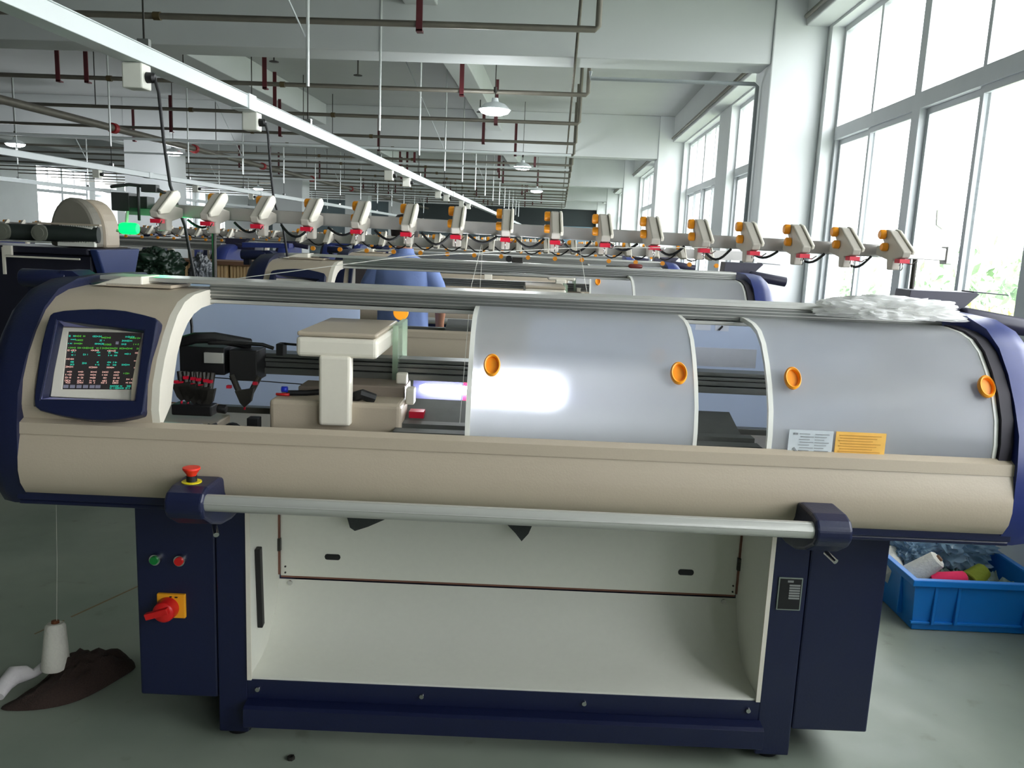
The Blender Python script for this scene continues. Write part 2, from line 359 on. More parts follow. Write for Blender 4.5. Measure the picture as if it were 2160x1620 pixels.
def knitting_machine():
    R = thing('knitting_machine', (.02, 2.45, 0), 'cream and navy flat knitting machine with lit screen, nearest the camera', 'knitting machine', 'flat knitting machines in the window row')
    B = lambda name, mb, m, par=R, bev=0.0, **k: build(name, mb, m, par, bev, **k)
    # ---- front shell
    B('front_panel', MB().strip(P_FRONT, X0, X1, .012), cream)
    B('bottom_rail', MB().box(X0-.03, X1+.03, 1.99, 2.10, .752, .776).box(X0-.03, X1+.03, 2.0, 2.12, .738, .75).box(X0-.02, X1+.02, 2.12, 2.5, .735, .765), navy, bev=.004)
    def cap(xa, xb, xc, xd):
        cy, cz = 2.38, 1.0; rings = []
        for x, k in ((xa, 1), (xb, 1), (xc, .985), (xd, .93)):
            rings.append([(x, cy+(y-cy)*k, cz+(z-cz)*k) for y, z in P_CAP])
        return MB().loft(rings)
    B('end_cap', cap(X0, X0-.045, X0-.075, X0-.095), navy)
    B('end_cap', cap(X1, X1+.045, X1+.08, X1+.10), navyL)  # navy cap too; window reflections are put into its lighter blue
    hood = MB()
    def hp(z):      # hood profile point at height z
        for (ya, za), (yb, zb) in zip(P_HOOD, P_HOOD[1:]):
            if za <= z <= zb: return (ya+(yb-ya)*(z-za)/(zb-za), z)
    lo, hi = hp(.995), hp(1.19)
    hood.strip([P_HOOD[0], (1.9885, .99), lo], X0, -.887, .02)
    hood.strip([hi]+[q for q in P_HOOD if q[1] > 1.195], X0, -.887, .02)
    mid = [lo]+[q for q in P_HOOD if .998 < q[1] < 1.185]+[hi]
    hood.strip(mid, X0, -1.178, .02).strip(mid, -.938, -.887, .02)
    B('hood', hood, cream)
    rim = list(P_HOOD); inner = [(2.005, .957), (2.062, 1.0), (2.082, 1.06), (2.108, 1.12), (2.142, 1.165), (2.182, 1.196), (2.225, 1.216), (2.28, 1.228), (2.36, 1.232), (2.46, 1.235)]
    B('hood_rim', MB().prism(rim+inner[::-1], 'X', -.8875, -.868, True), ivory, smooth_angle=30)
    B('hood_tray', MB().box(-1.14, -.96, 2.30, 2.44, 1.276, 1.284), cream)
    B('hood_wedge', MB().prism([(-1.18, 1.276), (-1.04, 1.276), (-1.04, 1.306), (-1.10, 1.302)], 'Y', 2.30, 2.42), ivory, bev=.004)
    # ---- screen
    out = [(105, 664), (112, 659), (134, 654.5), (170, 652), (208, 651), (240, 652.5), (264, 655), (300, 663), (326, 670), (332, 677), (325, 722), (316, 768), (309, 820), (303, 868), (299, 875), (278, 880), (250, 885), (217, 887), (180, 885), (152, 881), (115, 874), (84, 866), (73, 857), (72, 840), (73, 824), (79, 780), (86, 731), (96, 690)]
    hole = [(121, 676), (303, 697), (284, 845), (87, 842)]
    nrm = Vector((0, -.925, .38)).normalized()
    bz = B('screen_bezel', plate_hole([bez_plane(x, y, -.012) for x, y in out], [bez_plane(x, y, -.012) for x, y in hole], -nrm*.035), navy, bev=.004)
    q = [bez_plane(x, y, -.012) for x, y in hole]; qi = [bez_plane(x, y, .026) for x, y in ((122, 688), (303, 697), (286, 845), (103, 838))]
    B('recess_wall', MB().loft([q, qi], smooth=False, cap=False), mat('lavender_lit_wall', (150, 150, 205), .45), bz)  # lavender light on the recess wall is put into its colour
    bevl = [(128, 690.5), (304, 697), (284, 844), (107, 836)]; scr = [(143, 699), (300.5, 701.5), (283, 822), (130, 821)]
    B('screen_frame', plate_hole([bez_plane(x, y, .024) for x, y in bevl], [bez_plane(x, y, .024) for x, y in scr], -nrm*.01), ivory, bz)
    so = [bez_plane(x, y, .028) for x, y in scr]
    B('screen', MB().add(so+[v-nrm*.004 for v in so], [(0, 1, 2, 3), (7, 6, 5, 4), (0, 4, 5, 1), (1, 5, 6, 2), (2, 6, 7, 3), (3, 7, 4, 0)]), mat('screen_dark', (36, 34, 36), .2, var=.1, emit=(50, 46, 46), es=.35), bz)
    rr = random.Random(3)
    def SP(u, v, d=.0265):   # point on the screen, u right, v down
        a = [bez_plane(x, y, d) for x, y in scr]; t = a[0].lerp(a[1], u); b = a[3].lerp(a[2], u); return t.lerp(b, v)
    def glyphs(rows, m, nm):
        g = MB()
        for (u0, u1, v) in rows:
            u = u0
            while u < u1:
                w = rr.uniform(.010, .022); h = rr.choice((.016, .024, .030)); w = min(w, u1-u)
                if rr.random() > .12:
                    g.add([SP(u, v-h/2), SP(u+w*.75, v-h/2), SP(u+w*.75, v-h/2+.008), SP(u, v-h/2+.008)], [(0, 1, 2, 3)])
                    g.add([SP(u, v+h/2-.008), SP(u+w*.75, v+h/2-.008), SP(u+w*.75, v+h/2), SP(u, v+h/2)], [(0, 1, 2, 3)])
                    k = rr.choice((0, .5)); g.add([SP(u+w*k, v-h/2), SP(u+w*k+.005, v-h/2), SP(u+w*k+.005, v+h/2), SP(u+w*k, v+h/2)], [(0, 1, 2, 3)])
                u += w
        B(nm, g, m, bz)
    gG = mat('glow_green', (60, 130, 40), .5, emit=(70, 150, 50), es=.9); gT = mat('glow_teal', (30, 150, 130), .5, emit=(40, 170, 145), es=.9)
    gP = mat('glow_pink', (190, 150, 140), .5, emit=(190, 150, 140), es=.8)
    glyphs([(.1, .24, .08), (.12, .22, .15), (.1, .22, .21), (.46, .58, .10), (.84, .98, .10), (.90, .98, .21), (.5, .6, .22), (.82, .9, .72), (.03, .98, .285)], gG, 'screen_text')
    glyphs([(.02, .1, .08), (.34, .46, .08), (.78, .9, .08), (.05, .12, .14), (.44, .5, .15), (.74, .88, .15), (.02, .07, .21), (.38, .5, .21), (.74, .8, .21)]+[(u, u+.05, v) for u in (.08, .42, .58, .66) for v in (.36, .41, .53, .575)]+[(.24, .3, .4), (.24, .3, .55), (.8, .88, .38), (.78, .9, .57), (.66, .94, .94), (.66, .94, .975)], gT, 'screen_text')
    glyphs([(.02, .14, .33), (.34, .45, .325), (.56, .68, .33), (.94, .99, .36), (.02, .12, .48), (.94, .99, .50), (.02, .12, .615), (.34, .45, .62), (.58, .68, .62), (.94, .99, .62)]+[(u, u+.08, v) for u in (.03, .2, .37, .53, .69) for v in (.70, .75, .80, .85, .885)]+[(.87, .97, .82), (.87, .97, .88)], gP, 'screen_text')
    ic = MB()
    for u in (.02, .11, .2, .29, .38, .46): ic.add([SP(u, .925), SP(u+.07, .925), SP(u+.07, .98), SP(u, .98)], [(0, 1, 2, 3)])
    ic.add([SP(.66, .165), SP(.70, .165), SP(.70, .215), SP(.66, .215)], [(0, 1, 2, 3)])
    B('screen_icons', ic, mat('glow_grey', (100, 100, 110), .5, emit=(95, 95, 110), es=.6), bz)
    # ---- top aluminium rail with grooves
    tr = MB().box(-1.18, X1-.03, 2.345, 2.48, 1.29, 1.302).box(-.87, X1-.03, 2.345, 2.36, 1.236, 1.247).box(-.87, X1-.03, 2.352, 2.47, 1.25, 1.29)
    tr.box(-.87, X1-.03, 2.36, 2.48, 1.238, 1.246)
    rl = B('top_rail', tr, alu, bev=.002); gv = MB()
    for z in (1.252, 1.262, 1.271, 1.280): gv.box(-.869, X1-.031, 2.3475, 2.3522, z, z+.006)
    B('rail_groove', gv, aluD, rl)
    # ---- hinged clear covers
    def oval(mb, cx): mb.v = [(cx+(v[0]-cx)*.70, v[1], v[2]) for v in mb.v]; return mb
    def cover(xa, xb, knobs, seal=False):
        c = B('sliding_cover', MB().strip(P_COVER, xa, xb, .004), frost)
        prof = [(y-.003, z) for y, z in P_COVER]
        B('cover_edge', MB().strip(prof, xa-.006, xa+.006, .012), mat('cover_edge_white', (232, 232, 224), .3), c)
        B('cover_edge', MB().strip(prof, xb-.005, xb+.005, .010), mat('cover_edge_white', (232, 232, 224), .3), c)
        for kx in knobs:
            rt = Matrix.Rotation(radians(-32), 3, 'X')
            rt = Matrix.Rotation(radians(60), 3, 'X')
            kc = (kx, 2.043, 1.137)
            B('finger_grip', oval(MB().lathe(kc, [(.0, -.004), (.024, -.004), (.029, .0), (.030, .008), (.026, .012), (.0225, .010), (.021, .002), (.0, .0015)], 'Z', 32, rt), kx), orange, c)
        return c
    cA = cover(-.106, .46, (-.052, .415))
    cB = cover(.645, 1.205, (.70, 1.185))
    B('warning_sticker', MB().box(.806, .930, 1.993, 1.9955, .952, 1.018), mat('yellow_sticker', (245, 190, 90), .5, var=.12, scale=40), cB)
    ws = MB()
    for j in range(9): ws.box(.814+.004*(j % 2), .918-.01*(j % 3), 1.9915, 1.9928, 1.009-j*.0068, 1.0105-j*.0068)
    B('sticker_text', ws, mat('ochre_ink', (196, 142, 52), .6), cB)
    B('instruction_sticker', MB().box(.69, .80, 1.994, 1.9958, .952, 1.018), mat('clear_sticker', (205, 212, 216), .4, var=.1, scale=60), cB)
    ws = MB().box(.702, .712, 1.9925, 1.9938, 1.006, 1.011)
    for j in range(7): ws.box(.716+.003*(j % 2), .742+.01*(j % 2), 1.9925, 1.9938, 1.008-j*.007, 1.0095-j*.007); ws.box(.755, .79-.006*(j % 3), 1.9925, 1.9938, 1.008-j*.007, 1.0095-j*.007)
    ws.obox((.708, 1.993, .968), (.012, .0015, .005), Matrix.Rotation(radians(50), 3, 'Y'))
    B('sticker_text', ws, mat('grey_ink', (140, 144, 146), .6), cB)
    B('rubber_seal', MB().strip([(y-.012, z+.004) for y, z in P_COVER], 1.212, 1.242, .02), rubber)
    # ---- rear hazy sheets
    for xa, xb, sx in ((-1.17, -.515, 1), (.05, 1.20, 1)):
        rs = B('rear_cover', MB().box(xa, xb, 2.735, 2.739, .86, 1.262), frostB)
        B('finger_grip', MB().lathe((-.378 if xa < 0 else .483, 2.728, 1.198 if xa < 0 else 1.09), [(0, -.004), (.024, -.004), (.026, .0), (.025, .006), (0, .007)], 'Y', 20), orange, rs)
        if xa > 0:
            B('paper_label', MB().box(.60, .81, 2.731, 2.734, 1.062, 1.125), mat('paper', (206, 210, 220), .7), rs)
            B('pictogram', MB().box(.60, .65, 2.731, 2.734, 1.182, 1.205).box(.665, .71, 2.731, 2.734, 1.182, 1.205), mat('paper', (206, 210, 220), .7), rs)
            B('pictogram_mark', MB().obox((.683, 2.729, 1.192), (.018, .002, .006), Matrix.Rotation(radians(-50), 3, 'Y')), black, rs)
    B('rear_ledge', MB().box(-.86, X1-.03, 2.72, 2.80, .76, .80).box(-.50, .05, 2.72, 2.745, 1.245, 1.262), steel, bev=.003)
    # ---- inside: carrier rails, needle bed, cams
    cr = MB()
    for z0, z1, y0 in ((1.044, 1.062, 2.315), (1.064, 1.078, 2.325), (1.080, 1.089, 2.32), (1.091, 1.102, 2.33)): cr.box(-.90, X1-.02, y0, y0+.07, z0, z1)
    B('carrier_rail', cr, aluD, bev=.0015)
    B('guide_bar', MB().box(-.83, X1-.02, 2.31, 2.34, .928, .946), aluD, bev=.002)
    B('take_down_wire', MB().tube([(-.9, 2.3, 1.032), (-.3, 2.3, 1.012)], .0015, 6), steel)
    nbm = mat('needle_bed_grey', (92, 94, 90), .6, metal=.2, var=.15)
    nb = MB().box(-.30, .645, 2.06, 2.30, .845, .935).box(-.30, .645, 2.055, 2.10, .94, .955).box(-.30, .645, 2.12, 2.16, .945, .962)
    nb.prism([(2.045, .93), (2.30, .995), (2.30, .93)], 'X', -.30, .62)
    for k in range(90): x = -.298+k*.0105; nb.box(x, x+.004, 2.043, 2.047, .85, .935)
    B('needle_bed', nb, nbm)
    B('needle_bed_strip', MB().box(-.30, .648, 2.04, 2.06, .936, .944), black)
    B('cam_bracket', MB().prism([(.645, .86), (.645, .952), (.66, .945), (.668, .91), (.685, .87), (.67, .86)], 'Y', 2.05, 2.09).tube([(.66, 2.10, .932), (.88, 2.10, .925)], .003, 6).box(.69, .79, 2.05, 2.08, .905, .913), black, bev=.002)
    B('bed_plate', MB().box(X0+.02, -.80, 2.03, 2.30, .80, .925).box(X0+.02, X1-.02, 2.10, 2.72, .77, .86), cream, bev=.004)
    B('bed_edge', MB().box(-.93, -.80, 2.035, 2.10, .925, .945), alu, bev=.004)
    cm = MB(); rn = random.Random(5)
    for k in range(14): cm.obox((-.79+k*.012+rn.uniform(-.01, .01), 2.10+rn.uniform(-.02, .03), .90+rn.uniform(-.02, .015)), (rn.uniform(.02, .05), .05, rn.uniform(.015, .05)), Matrix.Rotation(rn.uniform(-.4, .4), 3, 'Y'))
    cm.box(-.80, -.62, 2.06, 2.16, .86, .905).box(-.685, -.655, 2.09, 2.12, .86, .965).lathe((-.72, 2.07, .925), [(0, 0), (.028, 0), (.028, .02), (0, .02)], 'Y', 16)
    B('stitch_cam_unit', cm, black, bev=.002)
    # yarn carriers parked at the left
    cc = MB().box(-.925, -.80, 2.26, 2.36, 1.045, 1.122).box(-.78, -.705, 2.24, 2.33, 1.035, 1.12)
    cc.tube([(-.93, 2.27, 1.13), (-.88, 2.26, 1.146), (-.83, 2.27, 1.148), (-.77, 2.28, 1.138), (-.74, 2.3, 1.13)], .016, 8)
    cc.tube([(-.84, 2.25, 1.135), (-.76, 2.24, 1.14), (-.69, 2.25, 1.137), (-.66, 2.25, 1.128)], .006, 6)
    cc.box(-.66, -.64, 2.27, 2.31, 1.105, 1.138).tube([(-.65, 2.29, 1.137), (-.60, 2.29, 1.135)], .004, 6)
    cc.tube([(-.905, 2.30, 1.12), (-.912, 2.32, 1.17), (-.92, 2.33, 1.215)], .0045, 6)
    B('carrier_block', cc, black, bev=.002)
    B('carrier_plate', MB().box(-.855, -.80, 2.252, 2.262, 1.078, 1.108), alu, bev=.002)
    def carrier(x, w, zt, zb, lean, nm='yarn_carrier'):
        c = MB().tube([(x-w, 2.24, zt), (x-w*.6, 2.235, (zt+zb)/2+.01), (x-.004+lean, 2.225, zb+.02)], .0085, 8)
        c.tube([(x+w, 2.24, zt), (x+w*.45, 2.235, (zt+zb)/2), (x+.004+lean, 2.225, zb+.02)], .0085, 8)
        c.prism([(x-.026+lean, zb+.045), (x+.026+lean, zb+.055), (x+.018+lean, zb+.018), (x+lean, zb), (x-.012+lean, zb+.012)], 'Y', 2.215, 2.23)
        o = B(nm, c, steel, bev=.001)
        B('carrier_tip', MB().tube([(x+lean, 2.222, zb+.01), (x+lean, 2.216, zb-.006)], .003, 6), redS, o)
        s = MB().obox((x-w-.004, 2.228, (zt+zb)/2+.012), (.012, .012, .008)).obox((x+w*.8, 2.228, (zt+zb)/2+.025), (.012, .012, .008)); B('carrier_stop', s, redS, o)
    carrier(-.735, .038, 1.05, .965, .003)
    for k, x in enumerate((-.905, -.888, -.87, -.853, -.838)): carrier(x, .012+.004*(k % 2), 1.055, .975-.004*k, 0)
    B('carrier_base', MB().obox((-.87, 2.22, .955), (.11, .05, .03)).tube([(-.80, 2.2, .963), (-.775, 2.2, .961)], .013, 10), black, bev=.004)
    # work light and fabric roller
    B('work_light', MB().tube([(-.275, 2.425, 1.004), (-.26, 2.425, 1.004), (.13, 2.425, .997), (.145, 2.425, .997)], .012, 14, rs=[.006, .012, .012, .006]), mat('lamp_white', (255, 255, 255), .5, emit=(240, 246, 255), es=75))
    B('fabric_roller', MB().tube([(-.30, 2.51, .975), (.55, 2.51, .965)], .055, 24), mat('dark_blue_cloth', (70, 70, 100), .35, var=.2))
    rg = MB()
    for x in (-.135, ): rg.tube([(x-.012, 2.51, .973), (x+.014, 2.51, .973)], .058, 24)
    rg.obox((-.255, 2.2, .972), (.04, .04, .02))
    B('roller_collar', rg, redS)
    # ---- carriage
    K = B('carriage', MB().box(-.63, -.285, 2.10, 2.235, .86, 1.016).box(-.60, -.30, 2.235, 2.30, .93, 1.0), cream, bev=.012, seg=3)
    B('carriage_arm', MB().box(-.495, -.413, 2.075, 2.115, .957, 1.14), ivory, K, bev=.008, seg=3)
    B('carriage_head', MB().box(-.555, -.345, 2.08, 2.46, 1.134, 1.186), ivory, K, bev=.012, seg=3)
    B('carriage_lid', MB().box(-.552, -.348, 2.082, 2.455, 1.187, 1.199), cream, K, bev=.005)
    B('carriage_guard', MB().box(-.34, -.325, 2.30, 2.50, .93, 1.20), sheet_mat('green_acrylic', (190, 215, 185), .55, .5), K)
    cb = MB().box(-.46, -.29, 2.20, 2.32, 1.012, 1.045).box(-.58, -.49, 2.20, 2.30, 1.015, 1.035)
    B('cam_box', cb, mat('brown_grey', (130, 118, 106), .5), K, bev=.004)
    B('cable_bundle', MB().tube([(-.60, 2.16, 1.022), (-.55, 2.17, 1.022), (-.48, 2.2, 1.026)], .008, 8).tube([(-.42, 2.14, 1.022), (-.39, 2.12, 1.035), (-.36, 2.13, 1.022)], .014, 8), black, K)
    B('ribbon_cable', MB().tube([(-.625, 2.15, 1.020), (-.59, 2.15, 1.020)], .004, 6), red, K); B('ribbon_cable', MB().tube([(-.61, 2.15, 1.034), (-.595, 2.15, 1.034)], .008, 8), mat('vivid_blue', (20, 50, 200), .4), K)
    B('brush_holder', MB().box(-.285, -.262, 2.18, 2.22, 1.0, 1.045).box(-.32, -.29, 2.24, 2.27, 1.045, 1.075), ivory, K, bev=.004)
    # ---- stand
    lc = B('control_cabinet', MB().box(-1.025, -.803, 2.17, 2.74, .122, .735), navy, bev=.006)
    for x, m, nm in ((-.967, green, 'start_button'), (-.899, red, 'stop_button')):
        b = B(nm, MB().lathe((x, 2.156, .536), [(0, 0), (.0155, 0), (.0165, .004), (.0165, .014)], 'Y', 24), chrome, lc)
        B('button_cap', MB().lathe((x, 2.150, .536), [(0, 0), (.0115, 0), (.012, .003), (.012, .008)], 'Y', 24), m, b)
    sw = B('main_switch', MB().box(-.965, -.887, 2.158, 2.17, .366, .436), mat('yellow_orange', (240, 165, 30), .45), lc, bev=.002)
    B('switch_knob', MB().lathe((-.934, 2.118, .397), [(0, 0), (.020, 0), (.029, .006), (.032, .04)], 'Y', 28).obox((-.945, 2.112, .40), (.066, .016, .018), Matrix.Rotation(radians(-18), 3, 'Y')), red, sw, bev=.002)
    B('switch_marks', MB().obox((-.925, 2.1565, .430), (.006, .002, .003)).obox((-.91, 2.1565, .429), (.008, .002, .003)), black, sw)
    B('cable_loop', MB().tube([(-1.03, 2.3, .62), (-1.045, 2.3, .58), (-1.045, 2.3, .54), (-1.03, 2.3, .50)], .003, 6), black, lc)
    rc = B('side_cabinet', MB().box(.845, 1.061, 2.17, 2.74, .10, .70).box(.835, .846, 2.18, 2.7, .11, .69), navy, bev=.008)
    for sx in (-1, 1):
        x0, x1 = (-.80, -.716) if sx < 0 else (.744, .842)
        fp = MB().box(x0, x1, 2.165, 2.74, .02, .735)
        if sx < 0: fp.prism([(x1-.005, .03), (x1+.02, .03), (x1+.055, .115), (x1-.005, .115)], 'Y', 2.20, 2.30)
        po = B('stand_leg', fp, navy, bev=.004)
        for yy in (2.22, 2.66): B('leveling_foot', MB().lathe(((x0+x1)/2, yy, 0), [(0, 0), (.035, 0), (.035, .008), (.012, .014), (.012, .03)], 'Z', 20), black, po)
        if sx > 0:
            npl = B('name_plate', MB().box(.762, .828, 2.1605, 2.1645, .468, .563), mat('plate_border', (150, 160, 150), .4, metal=.4), po)
            B('plate_face', MB().box(.765, .825, 2.1595, 2.161, .471, .560), black, npl)
            tx = MB()
            for j in range(6): tx.box(.792, .822, 2.1585, 2.160, .544-j*.0075-.005, .544-j*.0075)
            tx.box(.786, .802, 2.1585, 2.160, .550, .556)
            B('plate_text', tx, mat('plate_print', (140, 142, 140), .5), npl)
    bb = MB().box(-.716, .744, 2.165, 2.20, .128, .186).prism([(2.20, .128), (2.13, .126), (2.12, .12), (2.12, .065), (2.13, .058), (2.22, .058)], 'X', -.716, .75)
    bm_ = B('cross_beam', bb, navy, bev=.003)
    for x in (-.687, -.219, .245, .713): B('bolt', MB().lathe((x, 2.158, .158), [(0, 0), (.0065, 0), (.008, .003), (.008, .008)], 'Y', 10), chrome, bm_)
    B('rear_beam', MB().box(-.716, .744, 2.68, 2.72, .06, .30), navy, bev=.003)
    # fabric bin
    bk = [(2.47, .70), (2.47, .36), (2.445, .30), (2.40, .245), (2.345, .205), (2.28, .188), (2.168, .186)]
    B('fabric_bin', MB().strip(bk[1:], -.714, .742, .006), white, smooth_angle=60)
    B('upper_back_panel', MB().box(-.705, .735, 2.462, 2.470, .374, .735), white, bev=.001)
    B('panel_seam', MB().box(-.705, .735, 2.466, 2.475, .3665, .3735), mat('rust_line', (120, 80, 64), .7))
    for sx, xa in ((1, -.716), (-1, .744)):
        sd = MB().prism([(2.165, .186), (2.165, .735), (2.47, .735), (2.47, .36), (2.445, .30), (2.40, .245), (2.345, .205), (2.28, .188)], 'X', xa, xa+.005*sx)
        so = B('bin_side', sd, white); B('side_flange', MB().box(min(xa, xa+.012*sx), max(xa, xa+.012*sx), 2.160, 2.166, .186, .735), ivory, so)
        B('seam_gap', MB().box(min(xa+.005*sx, xa+.011*sx), max(xa+.005*sx, xa+.011*sx), 2.455, 2.461, .38, .70), mat('rust_line', (120, 80, 64), .7), so)
        B('hinge', MB().box(min(xa+.005*sx, xa+.014*sx), max(xa+.005*sx, xa+.014*sx), 2.448, 2.461, .46, .50), steel, so)
    B('bin_handle', MB().prism([(2.22, .553), (2.245, .555), (2.262, .31), (2.24, .305)], 'X', -.711, -.695), black, bev=.003)
    for x in (-.541, .573): B('slot', MB().prism([(x+.018*s+.007*cos(a), .443+.0095*sin(a)) for s, ar in ((1, (-90, -45, 0, 45, 90)), (-1, (90, 135, 180, 225, 270))) for a in [radians(q) for q in ar]], 'Y', 2.4605, 2.4625), black)
    for x in (-.675, .699): B('bolt', MB().lathe((x, 2.455, .352), [(0, 0), (.008, 0), (.008, .006)], 'Y', 10), chrome)
    sc = MB()
    for x in (-.69, .725):
        for z in (.405, .385): sc.lathe((x, 2.459, z), [(0, 0), (.003, 0), (.003, .004)], 'Y', 8)
    B('screw', sc, steel)
    # cloth hanging into the bin
    for xs in (((-.49, .70), (-.485, .60), (-.475, .565), (-.46, .555), (-.42, .57), (-.36, .60), (-.33, .70)), ((-.03, .70), (.0, .60), (.03, .57), (.05, .545), (.07, .57), (.085, .61), (.09, .70))):
        B('knitted_cloth', MB().prism(list(xs), 'Y', 2.40, 2.406), mat('dark_knit', (62, 66, 64), .95, var=.3, scale=300, bump=.3))
    # ---- handrail with its brackets
    hr = MB().tube([(-.72, 1.845, .8155), (.73, 1.845, .8125)], .020, 28)
    for a in (100, 160, 215): hr.tube([(-.70, 1.845-.0195*cos(radians(a-90)), .8152+.0195*sin(radians(a-90))), (.71, 1.845-.0195*cos(radians(a-90)), .8122+.0195*sin(radians(a-90)))], .0018, 6)
    B('start_bar', hr, alu)
    bp = [(1.815, .80), (1.815, .825), (1.83, .842), (1.86, .85), (1.94, .85), (2.0, .83), (2.13, .80), (2.13, .72), (2.02, .715), (1.95, .725), (1.88, .75), (1.83, .78)]
    for xa, xb in ((-.79, -.70), (.715, .80)):
        br = B('bar_bracket', MB().prism(bp, 'X', xa, xb), navy, bev=.008, seg=3)
        B('lock_screw', MB().tube([((xa+xb)/2+.03, 1.93, .728), ((xa+xb)/2+.045, 1.90, .716)], .007, 10), chrome, br)
        if xa < 0:
            es = B('emergency_stop', MB().lathe((-.752, 1.89, .85), [(.0, 0), (.0125, 0), (.0125, .016), (0, .016)], 'Z', 20), black, br)
            B('stop_knob', MB().lathe((-.752, 1.89, .864), [(.010, 0), (.012, .006), (.0205, .018), (.020, .022), (0, .023)], 'Z', 28), mat('signal_red', (235, 50, 30), .4), es)
            B('yellow_ring', MB().lathe((-.752, 1.89, .850), [(.0205, 0), (.023, 0), (.023, .002), (.0205, .002)], 'Z', 28), yellow, es)
    # ---- side arms, rolls
    sl = MB().lathe((-1.41, 2.36, 1.285), [(0, 0), (.024, 0), (.026, .004), (.026, .13), (.024, .134), (0, .134)], 'X', 24)
    sl.prism([(-1.29, 1.262), (-1.29, 1.311), (-1.255, 1.311), (-1.19, 1.268)], 'Y', 2.34, 2.44).obox((-1.39, 2.40, 1.255), (.03, .05, .05))
    B('side_roll', sl, navy, bev=.002)
    B('side_roll', MB().lathe((1.31, 2.44, 1.288), [(0, 0), (.020, 0), (.024, .006), (.026, .012), (.026, .2), (0, .204)], 'X', 24, Matrix.Rotation(radians(8), 3, 'Y')).obox((1.40, 2.46, 1.268), (.18, .07, .03), Matrix.Rotation(radians(8), 3, 'Y')), mat('smoke_plastic', (44, 42, 60), .4), bev=.002)
    B('tension_tray', MB().prism([(1.19, 1.298), (1.195, 1.352), (1.395, 1.352), (1.405, 1.348), (1.345, 1.286)], 'Y', 2.52, 2.62).prism([(1.39, 1.352), (1.50, 1.347), (1.50, 1.350), (1.39, 1.356)], 'Y', 2.53, 2.60), mat('smoke_plastic', (44, 42, 60), .4), bev=.002)
    B('tension_tray', MB().prism([(-1.46, 1.318), (-1.20, 1.325), (-1.20, 1.35), (-1.46, 1.345)], 'Y', 2.52, 2.60), navyL, bev=.002)
    return R
def yarn_frame(R, dz=0.0, scale=1.0):
    """bar with sixteen yarn tension heads above the rear of the machine"""
    B = lambda name, mb, m, par=R, bev=0.0, **k: build(name, mb, m, par, bev, **k)
    tl = Matrix.Rotation(radians(.75), 3, 'Y')
    B('feeder_bar', MB().obox((.075, 2.885, 1.482+dz), (2.83, .035, .043), tl).obox((1.475, 2.885, 1.461+dz), (.02, .045, .060)), mat('bar_silver', (176, 174, 170), .35, metal=.5, var=.04), bev=.002)
    for x in (-1.05, 1.37): B('bar_post', MB().tube([(x, 2.885, 1.18), (x, 2.885, 1.46+dz)], .008, 10), steel)
    # controller at the left end
    kc = MB().box(-1.36, -1.30, 2.80, 2.87, 1.49+dz, 1.55+dz).box(-1.30, -1.24, 2.80, 2.86, 1.50+dz, 1.54+dz).tube([(-1.34, 2.76, 1.565+dz), (-1.28, 2.76, 1.575+dz), (-1.2, 2.76, 1.57+dz), (-1.16, 2.76, 1.55+dz)], .006, 8).tube([(-1.25, 2.76, 1.57+dz), (-1.25, 2.76, 1.46+dz)], .005, 8).obox((-1.21, 2.76, 1.565+dz), (.05, .03, .025))
    B('bar_controller', kc, mat('charcoal_plastic', (48, 50, 48), .5), bev=.003)
    hp = [(2.655, 1.478), (2.665, 1.460), (2.70, 1.454), (2.725, 1.452), (2.728, 1.418), (2.765, 1.418), (2.77, 1.45), (2.86, 1.465), (2.86, 1.495), (2.80, 1.50), (2.835, 1.53), (2.825, 1.545), (2.80, 1.55), (2.77, 1.545)]
    first = None
    for i in range(16):
        x = -1.158+.1595*i; z = -.0105*(x-.04)+dz
        if first is None:
            b = MB().prism([(y, q+z) for y, q in hp], 'X', x-.014, x+.014)
            h = B('yarn_feeder_head', b, headM, bev=.004)
            cvr = MB().prism([(y, q+z) for y, q in ((2.660, 1.470), (2.725, 1.475), (2.79, 1.51), (2.82, 1.53), (2.815, 1.546), (2.795, 1.552), (2.765, 1.547), (2.652, 1.482))], 'X', x+.0145, x+.024)
            B('head_cover', cvr, ivory, h, bev=.003)
            for yy, zz, r in ((2.80, 1.533, .016), (2.775, 1.492, .014)): B('tension_knob', MB().lathe((x-.034, yy, zz+z), [(0, 0), (r-.003, 0), (r, .004), (r, .018)], 'X', 16), orange, h)
            B('sensor_window', MB().box(x-.016, x+.016, 2.668, 2.705, 1.442+z, 1.455+z), redS, h)
            hk = MB().tube([(x, 2.69+.012*cos(a), 1.432+z+.012*sin(a)) for a in [k*.5 for k in range(11)]], .0016, 6).tube([(x, 2.70, 1.444+z), (x+.02, 2.66, 1.44+z), (x+.03, 2.65, 1.45+z)], .0018, 6)
            B('yarn_eyelet', hk, chrome, h); first = (h, x, z)
        else:
            h = copy_tree(first[0], R); h.location.x += x-first[1]; h.location.z += z-first[2]
        if i < 15: 
            pts = [(x+.03+.10*t, 2.855, 1.458+z-.024*sin(pi*t)*(1+(i % 3)*.3)) for t in [k/8 for k in range(9)]]
            B('bar_cable', MB().tube(pts, .0045, 6), black)
M1 = knitting_machine()
